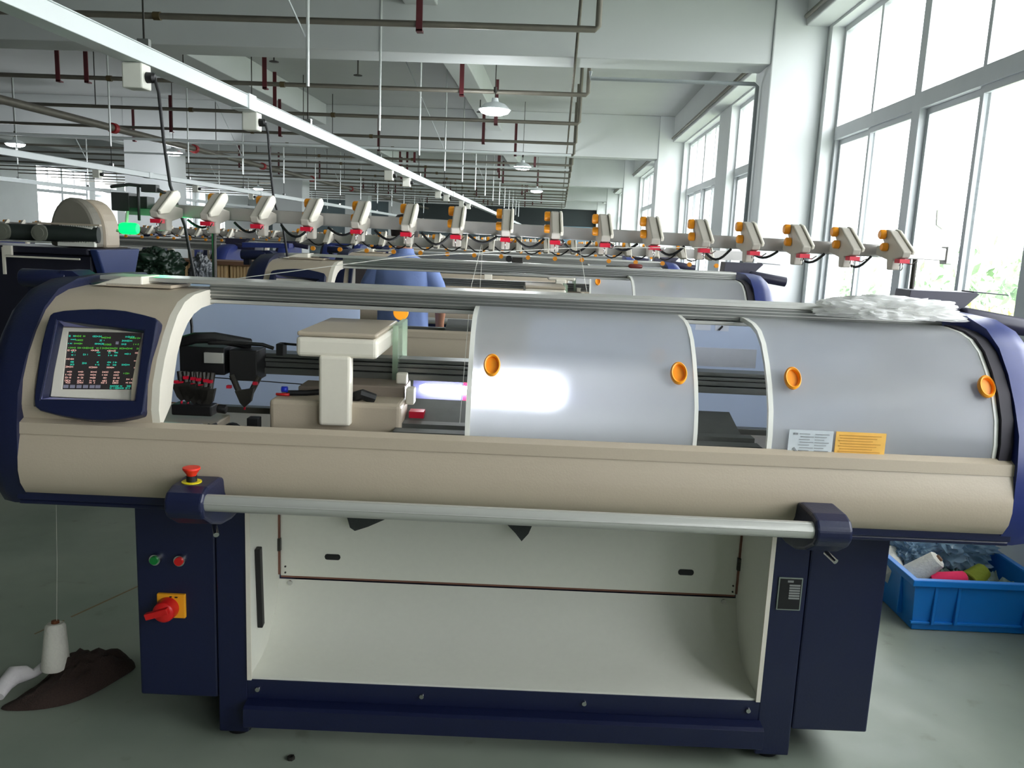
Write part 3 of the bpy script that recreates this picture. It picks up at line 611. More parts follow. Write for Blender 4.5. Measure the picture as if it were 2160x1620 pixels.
# ---- the machines behind: copies, each moved back one pitch
SUB = {'=sliding_cover', 'screen_text', 'screen_icons', 'cable_bundle', 'ribbon_cable', 'cable_loop', 'sticker_text', 'lock_screw', 'button_cap', 'switch_marks', 'plate_text', 'plate_face', 'bolt', 'screw', 'leveling_foot', 'panel_seam', 'hinge', 'seam_gap', 'slot', 'knitted_cloth', 'carrier_tip', 'carrier_stop', 'yarn_carrier', 'carrier_base', 'carrier_plate', 'warning_sticker', 'instruction_sticker', 'pictogram_mark', 'pictogram', 'paper_label', 'take_down_wire', 'work_light', 'roller_collar', 'rear_cover', 'fabric_roller', 'stitch_cam_unit'}
ROW = [(-.055, 2.15, .67, 1.0, 1.02), (-.09, 4.35, .9, 1, 1.02), (-.12, 6.6, .3, 1, 1.02), (-.14, 8.8, .8, 1, 1.02), (-.16, 11.0, .2, 1, 1.02), (-.18, 13.3, .6, 1, 1.02), (-.2, 15.6, 1.1, 1, 1.02), (-.22, 17.9, .5, 1, 1.02)]
names = ['second in the row', 'third in the row, just behind the person', 'fourth in the row', 'fifth in the row', 'sixth in the row', 'seventh in the row', 'eighth in the row', 'farthest of the window row']
MACH = []
for i, (dx, dy, cd, _, s) in enumerate(ROW):
    sk = set(SUB)
    if i > 1: sk |= {'switch_knob', 'main_switch', 'start_button', 'stop_button', 'name_plate', 'upper_back_panel', 'fabric_bin', 'bin_side', 'side_flange', 'bin_handle', 'cross_beam', 'rear_beam', 'stand_leg', 'needle_bed_strip', 'cam_bracket', 'bed_edge', 'guide_bar', 'recess_wall', 'hood_wedge', 'hood_tray', 'cam_box', 'brush_holder', 'carriage_guard', 'emergency_stop', 'finger_grip'} - {'stand_leg'}
    c = copy_tree(M1, None, sk, {'carriage': cd-.02})
    c.location = RW(.02+dx, 2.45+dy, 0); c.scale = (s, s, s)
    c['label'] = 'cream and navy flat knitting machine, ' + names[i]; MACH.append(c)
for o in list(M1.children):
    if o.name == 'tension_tray.001': bpy.data.objects.remove(o)
yarn_frame(M1)
def signal_lamp(R):
    o = build('signal_lamp', MB().lathe((-1.325, 2.78, 1.433), [(0, 0), (.016, .003), (.019, .01), (.019, .052), (.016, .060), (0, .063)], 'X', 20), mat('green_lamp', (10, 200, 80), .5, emit=(0, 215, 85), es=2.2), R)
    build('lamp_arm', MB().tube([(-1.345, 2.80, 1.425), (-1.325, 2.80, 1.42), (-1.315, 2.81, 1.455), (-1.315, 2.82, 1.50)], .005, 8), ivory, o)
    L = bpy.data.lights.new('green_light', 'POINT'); L.energy = .30; L.color = (.04, 1, .3); L.shadow_soft_size = .02
    lo = bpy.data.objects.new('green_light', L); COL.objects.link(lo); lo.parent = o; lo.location = Vector((-1.20, 2.80, 1.41))-ORI[R.name]
signal_lamp(M1)
def small_frame(R0, s):
    # simpler bar for the machines behind, built once in the first machine's frame then handed over
    tmp = [build('feeder_bar', MB().box(-1.33, 1.40, 2.87, 2.90, 1.40, 1.455), mat('bar_silver', (176, 174, 170), .35, metal=.5), M1)]
    hp = [(2.68, 1.405), (2.72, 1.395), (2.77, 1.40), (2.86, 1.415), (2.86, 1.445), (2.81, 1.455), (2.82, 1.475), (2.79, 1.478)]
    for i in range(16):
        x = -1.20+.157*i
        if i == 0:
            h = build('yarn_feeder_head', MB().prism(hp, 'X', x-.012, x+.012), headM, M1, .003)
            build('head_cover', MB().prism([(2.675, 1.395), (2.73, 1.40), (2.81, 1.455), (2.815, 1.478), (2.785, 1.484)], 'X', x+.0125, x+.02), ivory, h, .002)
            build('tension_knob', MB().lathe((x-.027, 2.785, 1.462), [(0, 0), (.012, 0), (.014, .004), (.014, .015)], 'X', 12), orange, h)
            h0 = h
        else: h = copy_tree(h0, M1); h.location.x += .157*i
        tmp.append(h)
        k = build('yarn_sensor', MB().lathe((x+.06, 2.80, 1.366), [(0, 0), (.013, 0), (.013, .02), (0, .02)], 'Y', 10), orange, M1); tmp.append(k)
        if i < 15: tmp.append(build('bar_cable', MB().tube([(x+.02+.12*t, 2.855, 1.42-.035*sin(pi*t)) for t in [q/6 for q in range(7)]], .004, 6), black, M1))
    for o in tmp: o.parent = R0; o.location.z -= .042
    return tmp
sf = small_frame(MACH[0], 1)
for c in MACH[1:5]:
    for o in sf: copy_tree(o, c)
# machines of the aisle row on the left, and of the row beyond it
LROW = [(-3.95, 7.85), (-3.97, 9.9), (-3.99, 12.2), (-4.0, 14.5), (-4.0, 16.8), (-4.0, 19.1), (-7.9, 8.5), (-7.9, 10.8), (-7.9, 13.1), (-7.9, 15.4), (-7.9, 17.7), (-11.6, 9.6), (-11.6, 12.2), (-11.6, 14.8)]
SK2 = SUB | {'carriage', 'sliding_cover', 'screen_bezel', 'carrier_rail', 'needle_bed', 'needle_bed_strip', 'upper_back_panel', 'bin_side', 'bin_handle', 'hood_wedge', 'hood_tray', 'bed_edge', 'guide_bar', 'carrier_block', 'cam_bracket'}
n1 = 0
for (x, y) in LROW:
    c = copy_tree(MACH[2] if x > -5 else MACH[6], None, SK2); c.location = RW(x, y, 0); c.scale = (1, 1, 1)
    if x > -5: nm = ['nearest of the row left of the aisle', 'second of the row left of the aisle', 'third of the row left of the aisle', 'fourth of the row left of the aisle', 'fifth of the row left of the aisle', 'farthest of the row left of the aisle'][n1]; n1 += 1; g = 'flat knitting machines left of the aisle'
    else:
        second = x > -9; k = LROW.index((x, y))-(6 if second else 11)
        nm = ['nearest', 'second nearest', 'third nearest', 'fourth nearest', 'farthest'][k if second else (k, 4)[k == 2]]+(' in the second row to the left' if second else ' in the third row to the left'); g = 'far flat knitting machines on the left'
    c['label'] = 'navy ended flat knitting machine, ' + nm; c['group'] = g
# ================================================================ ceiling services (building frame)
def T(name, o, label, cat, group=None): return thing(name, o, label, cat, group, frame='B')
def BB(name, mb, m, par=None, bev=0.0): return build(name, mb, m, par, bev, frame='B')
def cable_tray(u, v0, v1, label, step, boxes, rods=True):
    z = 2.035; e = T('cable_tray', (u, v0, z), label, 'cable tray')
    BB('tray_channel', MB().box(u-.04, u+.04, v0, v1, z, z+.060).box(u-.043, u+.043, v0, v1, z+.0605, z+.065), trayM, e, .003)
    k = 0; v = v0+1.0
    first = None
    while v < v1:
        if first is None:
            sl = BB('hanger_rod', MB().tube([(u, v, z+.09), (u, v, ZC)], .0035, 6), steel, e)
            BB('rod_sleeve', MB().tube([(u, v, 2.33), (u, v, ZC-.02)], .011, 12), mat('gloss_sleeve', (220, 224, 222), .2, metal=.3), sl)
            BB('rod_clamp', MB().box(u-.022, u+.022, v-.011, v+.011, z+.066, z+.10), chrome, sl); first = (sl, v)
        else: c = copy_tree(first[0], e); c.location.y += v-first[1]
        if k % 3 == 1: BB('sway_brace', MB().tube([(u-.015, v, 2.62), (u-.55, v-.05, ZC)], .006, 6), trayM, e)
        k += 1; v += step
    for j, v in enumerate([v0+1.95+4.0*q for q in range(int((v1-v0)/4.0))]):
        BB('joint_cover', MB().box(u-.047, u+.047, v, v+.10, z-.006, z+.07), trayM, e, .003)
    for j, v in enumerate(boxes):
        b = BB('socket_box', MB().box(u-.036, u+.042, v-.036, v+.036, z-.093, z-.003), white, e, .006)
        BB('plug', MB().lathe((u+.042, v, z-.05), [(0, 0), (.020, 0), (.019, .025), (.012, .032), (0, .032)], 'X', 16), black, b)
        if j < 2 and u > -3:
            BB('power_cable', MB().tube([(u+.07, v, z-.05), (u+.085, v, z-.10), (u+.09, v+.02, z-.28), (u+.10, v+.04, 1.6), (u+.14, v+.07, 1.45), (u+.16, v+.10, 1.25)], .0065, 8), black, b)
    return e
cable_tray(-1.6, 2.2, 34, 'white cable tray hanging over the aisle, running from the upper left corner', 2.06, [3.13, 4.3, 7.75, 8.65, 10.9, 11.7, 13.5, 14.5])
cable_tray(-5.3, 4.6, 34, 'white cable tray crossing low behind the yarn heads at left', 2.06, [7.5, 9.4, 12, 14.2])
cable_tray(-9.0, 6.4, 34, 'far white cable tray on the left of the hall', 2.06, [])
# cross pipes with their maroon hangers
PV = [5.95, 8.6, 10.5, 12.6, 14.2, 16.1, 17.7, 19.3, 21.0, 22.7, 24.4, 26.1, 27.8, 29.5, 31.2, 33, 35]
e0 = None
rp = random.Random(11)
for i, v in enumerate(PV):
    z = 2.88 if i != 1 else 2.9
    e = T('ceiling_pipe', (-8, v, z), 'grey pipe across under the ceiling, %s from the camera' % ORD[i], 'pipe', 'cross pipes under the ceiling')
    ur = .19 if i < 1 else (.21 if i < 2 else .17)
    pb = MB().tube([(UL+.1, v, z), (ur-.02, v, z), (ur, v, z+.02), (ur, v, ZC)], .022 if i < 6 else .019, 10)
    BB('pipe_run', pb, pipeM, e)
    for u in (-4.7, -2.9): BB('pipe_coupling', MB().lathe((u, v, z), [(.022, 0), (.029, 0), (.029, .05), (.022, .05)], 'X', 12), mat('old_brass', (96, 84, 58), .5, metal=.4), e)
    us = {0: (-1.03,), 1: (-4.9, -5.2, -3.05, -1.05), 2: (-.85, -3.6)}.get(i, (-6.5+rp.uniform(-1, 1), -3.6+rp.uniform(-.8, .8), -1+rp.uniform(-.5, .5)))
    for u in us:
        BB('pipe_hanger', MB().box(u-.022, u+.022, v-.035, v-.023, z-.05, 3.36 if i else 3.72).box(u-.022, u+.022, v-.035, v+.03, z-.055, z-.04), maroon, e)
    for u in (-5.9, -3.9):
        BB('hanger_wire', MB().tube([(u, v, z), (u, v, ZC)], .006, 6), steel, e)
e = T('ceiling_pipe', (.1, 20, 3.0), 'thin long pipe running down the hall through the cross pipe ends', 'pipe')
BB('pipe_run', MB().tube([(.06, 5.2, 2.97), (.03, 40, 2.95)], .012, 8), pipeM, e)
e = T('ceiling_pipe', (-6, 20, 2.8), 'thick grey pipe with red couplings running down the left ceiling', 'pipe')
BB('pipe_run', MB().tube([(-6.3, 8.0, 2.75), (-6.3, 40, 2.75)], .05, 12), pipeM, e)
for v in (9.0, 11.6, 14.2, 17.5, 21, 25): BB('red_coupling', MB().lathe((-6.3, v, 2.75), [(.05, 0), (.072, 0), (.072, .09), (.05, .09)], 'Y', 14), mat('coupling_red', (150, 30, 34), .5), e)
# wall side pipe on the first column
e = T('ceiling_pipe', (1.2, 7.2, 3.0), 'short thin pipe from the ceiling grid to the first wall column', 'pipe')
BB('pipe_run', MB().tube([(.2, 7.6, 2.93), (.2, 7.6, 2.87), (1.62, 7.6, 2.87), (1.645, 7.6, 2.85), (1.645, 7.6, .1)], .017, 10), mat('painted_pipe', (150, 156, 158), .5), e)
# steel angle rails, pale, across
for i, v in enumerate((11.2, 13.4, 18.5, 24)):
    tag(BB('support_rail', MB().box(-8, .1, v, v+.03, 2.56, 2.59), trayM), 'pale thin steel rail across the hall under the pipes, %s from the camera' % ORD[i], 'rail', 'pale cross rails')
# sprinkler heads
for i, (u, v) in enumerate([(-3.1, 9.0), (-2.35, 9.6), (-5.0, 10.0), (-1.2, 12.0)]):
    tag(BB('sprinkler', MB().tube([(u, v, 3.2), (u, v, ZC)], .008, 8).lathe((u, v, 3.19), [(0, 0), (.05, 0), (.05, .006), (0, .02)], 'Z', 14), steel), 'small ceiling sprinkler on a short drop pipe, %s from the right' % ORD[[2, 1, 3, 0][i]], 'sprinkler', 'ceiling sprinklers')
# pendant lamps
bulb = mat('lamp_glow', (255, 255, 255), .5, emit=(240, 248, 255), es=60)
shade = mat('lamp_shade', (220, 226, 228), .4, emit=None)
LAMPS = [(-.68, 8.2, 'nearest of the three on the right'), (-.68, 14.3, 'middle of the three on the right'), (-.62, 20.9, 'farthest of the three on the right'), (-9.1, 13.7, 'nearest on the far left'), (-6.65, 14.2, 'over the left pillar'), (-9.2, 19.8, 'second on the far left'), (-9.3, 25.5, 'behind the yarn heads at left')]
for (u, v, l) in LAMPS:
    z = 2.665; e = T('pendant_lamp', (u, v, z), 'lit white pendant lamp with a shallow shade, '+l, 'lamp', 'pendant lamps')
    BB('lamp_shade', MB().lathe((u, v, z), [(.150, 0), (.155, .004), (.10, .055), (.035, .075), (.03, .11), (0, .112)], 'Z', 28), shade, e)
    BB('bulb', MB().lathe((u, v, z-.03), [(0, 0), (.08, -.012), (.13, .004), (.146, .026), (.13, .034), (0, .038)], 'Z', 20), bulb, e)
    BB('cord', MB().tube([(u, v, z+.11), (u, v, ZC)], .005, 6).lathe((u, v, z+.16), [(0, 0), (.016, 0), (.016, .05), (0, .05)], 'Z', 10), steel, e)
    L = bpy.data.lights.new('lamp_light', 'POINT'); L.energy = 35; L.shadow_soft_size = .12; L.color = (.93, .97, 1)
    lo = bpy.data.objects.new('lamp_light', L); COL.objects.link(lo); lo.parent = e; lo.location = (0, 0, -.12)
# ================================================================ things around the machine (row frame)
# blue crate with cones
def crate(x0, x1, y0, y1, h):
    e = thing('storage_crate', ((x0+x1)/2, (y0+y1)/2, 0), 'bright blue plastic crate of yarn scraps on the floor by the wall', 'crate')
    t = .012; fl = .018; bl = mat('crate_blue', (14, 120, 205), .35, var=.06, scale=12)
    def ring(z, k, ins): return [(x0-k+ins, y0-k+ins, z), (x1+k-ins, y0-k+ins, z), (x1+k-ins, y1+k-ins, z), (x0-k+ins, y1+k-ins, z)]
    mb = MB().loft([ring(.002, 0, 0), ring(h, fl, 0), ring(h, fl, t), ring(.012, 0, t)], smooth=False)
    build('crate_rim', MB().loft([ring(h-.022, fl+.014, 0), ring(h+.004, fl+.014, 0), ring(h+.004, fl, t), ring(h-.022, fl, 0), ring(h-.022, fl+.014, 0)], smooth=False, cap=False), bl, e, .003)
    rb_ = MB()
    for i in (0, 1, 4):
        x = x0+.07+(x1-x0-.12)*i/4; rb_.box(x-.006, x+.006, y0-fl-.002, y0-.0, .03, h-.02)
    for y in (y0+.09, (y0+y1)/2, y1-.09): rb_.box(x0-fl-.006, x0, y-.006, y+.006, .03, h-.02)
    rb_.box(x0-.012, x1+.012, y0-.012, y0+.004, .030, .040); mb.add(rb_.v, rb_.f); build('crate_shell', mb, bl, e, .002)
    return e
crate(1.62, 2.10, 3.06, 3.62, .215)
def cone(name, a, b, r0, r1, m, label, core=(120, 90, 70)):
    a = Vector(a); b = Vector(b); e = thing(name, tuple(a), label, 'yarn cone')
    d = (b-a); build('yarn', MB().tube([a, a+d*.04, a+d*.95, b], r0, 24, rs=[r0*.92, r0, r1, r1*.8]), m, e)
    build('cone_core', MB().tube([a-d*.03, b+d*.06], r0*.4, 14, rs=[r0*.45, r1*.38]), mat('core_brown%d' % core[0], core, .8), e); return e
ywh = mat('white_yarn', (222, 218, 206), .85, var=.08, scale=120, bump=.3)
cone('yarn_cone', (1.66, 3.20, .165), (1.745, 3.16, .262), .048, .036, ywh, 'white yarn cone lying tilted on top in the blue crate')
cone('yarn_cone', (1.63, 3.26, .13), (1.66, 3.40, .20), .045, .036, ywh, 'white yarn cone leaning at the left end of the blue crate')
cone('yarn_cone', (1.72, 3.16, .165), (1.86, 3.155, .185), .035, .03, mat('pink_yarn', (225, 40, 90), .85, bump=.3), 'pink yarn cone along the front rim of the blue crate')
cone('yarn_cone', (1.90, 3.2, .15), (1.98, 3.24, .19), .045, .034, mat('olive_yarn', (120, 130, 30), .85, bump=.3), 'olive yarn cone in the right half of the blue crate')
cone('yarn_cone', (1.64, 3.44, .12), (1.70, 3.48, .24), .045, .034, mat('olive_yarn', (120, 130, 30), .85, bump=.3), 'olive yarn cone at the back left of the blue crate')
def crumple(name, c, size, m, label, cat, seed, sub=5, amp=.35, flat=0.0, freq=3.0, frame='R', clamp=None):
    from mathutils import noise
    bm = bmesh.new(); bmesh.ops.create_icosphere(bm, subdivisions=sub, radius=1)
    for v in bm.verts:
        n1 = noise.noise(v.co*freq+Vector((seed, 0, 0))); n2 = noise.noise(v.co*freq*2.7+Vector((0, seed, 0)))
        k = 1+amp*n1+amp*.5*(1-abs(n2)*3); p = Vector((v.co.x*size[0], v.co.y*size[1], v.co.z*size[2]))*k
        if p.z < -size[2]*(1-flat): p.z = -size[2]*(1-flat)
        p = Vector(c)+p
        if clamp and p.z < clamp[4]: p.x = min(max(p.x, clamp[0]), clamp[1]); p.y = min(max(p.y, clamp[2]), clamp[3]); p.z = max(p.z, .05)
        v.co = p
    bm.verts.index_update(); mb = MB(); mb.add([v.co.copy() for v in bm.verts], [tuple(v.index for v in f.verts) for f in bm.faces], True); bm.free()
    o = build(name, mb, m, frame=frame, smooth_angle=75); return tag(o, label, cat)
film = sheet_mat('clear_film', (205, 220, 228), .55, .5, .12)
crumple('plastic_bag', (1.93, 3.44, .235), (.17, .14, .12), sheet_mat('blue_film', (160, 190, 210), .35, .4, .12), 'crumpled bluish clear plastic bag heaped in the blue crate', 'plastic bag', 2.0, amp=.5, flat=.3, clamp=(1.78, 2.10, 3.22, 3.61, .23))
crumple('plastic_bag', (1.745, 3.36, .215), (.08, .07, .07), sheet_mat('blue_film', (130, 165, 190), .45, .4, .12), 'small clear plastic bag behind the white cone in the blue crate', 'plastic bag', 4.0, amp=.5, clamp=(1.66, 1.80, 3.26, 3.55, .23))
crumple('plastic_film', (1.05, 2.33, 1.302), (.19, .11, .034), sheet_mat('white_film', (250, 250, 248), .12, .5, .3), 'crumpled whitish plastic film lying on the right end of the top rail', 'plastic film', 6.0, amp=.35, flat=.35, freq=1.7)
# floor at left: cone, cloth, sack
cone('yarn_cone', (-1.40, 2.40, .055), (-1.405, 2.42, .20), .042, .030, ywh, 'white yarn cone standing on the brown sack on the left floor', (110, 60, 30))
def blob(name, pts, m, label, cat, seed):
    from mathutils import noise
    bm = bmesh.new(); bmesh.ops.create_uvsphere(bm, u_segments=40, v_segments=20, radius=1)
    (x0, y0), (x1, y1), w, h = pts; L = math.hypot(x1-x0, y1-y0)/2; a = math.atan2(y1-y0, x1-x0)
    for v in bm.verts:
        t = v.co.x; wz = w*(.75+.3*sin(2.2*t+1)); zz = h*(.55+.45*sin(1.6*t+.7))
        x = t*L; y = v.co.y*wz+.03*sin(2.5*t); z = max(0, v.co.z)*zz*(1+.5*noise.noise(v.co*3+Vector((seed, 0, 0)))+.25*noise.noise(v.co*9))
        v.co = Vector(((x0+x1)/2+x*cos(a)-y*sin(a), (y0+y1)/2+x*sin(a)+y*cos(a), z+.002*(v.co.z > -.5)))
    bm.verts.index_update(); mb = MB(); mb.add([v.co.copy() for v in bm.verts], [tuple(v.index for v in f.verts) for f in bm.faces], True); bm.free()
    return tag(build(name, mb, m, smooth_angle=60), label, cat)
blob('cloth_sack', ((-1.50, 2.27), (-1.20, 2.52), .10, .085), mat('dark_brown_mesh', (52, 38, 32), .95, var=.4, scale=200, bump=.5), 'dark brown woven sack lying flat on the left floor', 'sack', 2)
tag(build('cloth_strip', MB().tube([(-1.515, 2.29, .02), (-1.52, 2.33, .035), (-1.515, 2.37, .045), (-1.495, 2.40, .036), (-1.475, 2.41, .032), (-1.455, 2.43, .045), (-1.44, 2.44, .06)], .02, 14, rs=[.016, .024, .030, .024, .014, .016, .012]), mat('white_cloth', (205, 200, 200), .9, bump=.3)), 'white cloth strip trailing left from the standing yarn cone', 'cloth')
crumple('cloth_scrap', (.33, 2.34, .022), (.06, .04, .028), mat('pink_cloth', (190, 140, 150), .9, var=.3, bump=.4), 'pink and white cloth scrap on the floor under the front machine', 'cloth', 3.3, sub=4, flat=.2)
tag(build('bolt_nut', MB().lathe((-.57, 2.08, 0), [(.0, 0), (.011, 0), (.011, .008), (.006, .009), (.006, .004), (0, .004)], 'Z', 6), steel), 'small dark nut lying on the floor in front of the machine', 'nut')
# tools on the rail of the second machine
e = thing('screwdriver', (.58, 4.50, 1.325), 'screwdriver with red brown handle lying on the second machine rail', 'screwdriver')
build('handle', MB().tube([(.60, 4.50, 1.338), (.61, 4.5, 1.338), (.66, 4.50, 1.338), (.675, 4.50, 1.338)], .013, 12, rs=[.006, .013, .013, .008]), mat('red_brown', (110, 40, 34), .4), e)
build('shaft', MB().tube([(.48, 4.50, 1.333), (.60, 4.50, 1.336)], .003, 8), steel, e)
e = thing('knob_clamp', (-.02, 4.50, 1.33), 'small black clamp with a round knob on the second machine rail', 'clamp')
build('clamp_body', MB().box(-.03, .03, 4.46, 4.52, 1.33, 1.36), steel, e, .003); build('clamp_knob', MB().lathe((-.045, 4.44, 1.35), [(0, 0), (.016, 0), (.018, .004), (.018, .02), (0, .02)], 'Y', 18), black, e)
# ---- left background
e = thing('winding_machine', (-2.95, 5.3, 0), 'dark navy machine with a beige dome and black rollers, left of the aisle', 'machine')
build('body', MB().box(-3.7, -2.56, 5.0, 5.5, .05, 1.25).box(-3.75, -2.555, 4.95, 5.52, 1.25, 1.29), mat('dark_navy', (24, 24, 40), .5), e, .01)
build('tapered_end', MB().prism([(4.95, 1.287), (5.52, 1.287), (5.42, 1.08), (5.08, 1.05)], 'X', -2.55, -2.50), mat('dusty_blue', (36, 52, 100), .4), e, .01)
build('end_leg', MB().box(-2.64, -2.57, 5.1, 5.45, 0, .06), navy, e)
build('white_edge', MB().box(-3.04, -2.60, 4.935, 4.948, 1.222, 1.232).box(-3.06, -3.045, 4.935, 4.948, 1.12, 1.28), ivory, e)
build('panel', MB().box(-3.05, -3.0, 4.93, 4.949, 1.235, 1.29), ivory, e)
dm = [(-2.84, 1.295)]+[(-2.70+.14*cos(radians(a)), 1.375+.215*sin(radians(a))) for a in range(180, -1, -12)]+[(-2.56, 1.295)]
build('dome', MB().prism(dm, 'Y', 5.06, 5.17), mat('dusty_beige', (120, 116, 104), .6, var=.12, scale=10), e, .02)
build('dome_cover', MB().prism([(x+.01, z-.004) for x, z in dm], 'Y', 5.175, 5.36), cream, e, .02)
for z0, xa, xb in ((1.30, -2.76, -2.54), (1.395, -2.75, -2.55)):
    mb = MB().box(xa, xb, 5.0, 5.03, z0, z0+.022)
    for k in range(16): x = xa+.006+k*.0138; mb.box(x, x+.007, 5.0, 5.02, z0+.0225, z0+.030)
    build('needle_strip', mb, white, e)
for xa, xb, z in ((-3.05, -2.86, 1.372), (-2.83, -2.53, 1.372)):
    r_ = build('dark_roller', MB().tube([(xa, 4.98, z), (xb, 5.04, z)], .048, 24), mat('green_black', (34, 42, 38), .45, var=.3, scale=12), e)
    build('roller_hub', MB().lathe((xa, 4.925, z), [(0, 0), (.03, 0), (.03, .01), (0, .01)], 'Y', 20).lathe((xa, 4.932, z), [(.040, 0), (.048, 0), (.048, .03), (.04, .03)], 'Y', 20), mat('hub_grey', (110, 112, 100), .5), r_)
build('cross_bar', MB().box(-2.9, -2.5, 4.99, 5.02, 1.425, 1.435), cream, e)
tag(build('carton', MB().box(-2.92, -2.33, 5.95, 6.5, 0, .995), mat('cardboard', (150, 112, 78), .8), bevel=.004), 'brown cardboard carton under the black bag', 'carton')
crumple('rubbish_bag', (-2.68, 6.2, 1.13), (.17, .18, .14), mat('black_plastic_green_glow', (22, 44, 30), .4, var=.4, scale=9), 'black rubbish bag with a green glow in its colour, on a carton by the aisle', 'bag', 7.0, amp=.3, flat=.2, freq=2.2)  # black bag; the lamp's green glow is mixed into its base colour
crumple('rubbish_bag', (-2.405, 6.33, 1.11), (.075, .12, .12), mat('grey_plastic_bag', (84, 88, 92), .35, var=.3, scale=9), 'grey rubbish bag against the right of the black one', 'bag', 9.0, amp=.3, flat=.2, freq=2.2)
e = thing('crate_stack', (-2.5, 7.1, 0), 'brown topped stand holding tan lattice crates behind the bags', 'crate stand')
build('stand_top', MB().box(-2.95, -2.15, 6.75, 7.1, 1.15, 1.18).box(-2.92, -2.18, 6.8, 7.05, 0, .98), mat('wood_brown', (110, 80, 58), .7), e)
for k in range(4):
    x = -2.90+k*.185; mb = MB().box(x, x+.165, 6.8, 7.05, .981, 1.149)
    for q in range(6): mb.box(x+.003+q*.027, x+.020+q*.027, 6.788, 6.799, .99, 1.14)
    build('lattice_crate', mb, mat('tan_lattice', (206, 176, 130), .7), e)
# ---- threads
def yarn(pts, label, r=.0008): return tag(build('thread', MB().tube(pts, r, 5), thread), label, 'thread')
yarn([(-1.34, 2.55, 1.265), (-.9, 2.6, 1.29), (-.35, 2.66, 1.385), (.2, 2.68, 1.435), (.60, 2.66, 1.452)], 'long slack thread rising from the left end to the yarn heads', .0012)
yarn([(-.118, 2.70, 1.43), (-.135, 2.50, 1.31), (-.132, 2.32, 1.2), (-.135, 2.15, .96)], 'left of the two near threads hanging before the work light')
yarn([(-.114, 2.70, 1.43), (-.108, 2.48, 1.305)], 'short slanted thread right of the hanging thread pair')
yarn([(.20, 2.70, 1.43), (.215, 2.52, 1.305)], 'thread hanging alone behind the middle of the top rail')
yarn([(-1.42, 2.5, .75), (-1.40, 2.44, .4), (-1.40, 2.42, .205)], 'thread rising from the standing cone on the left floor')
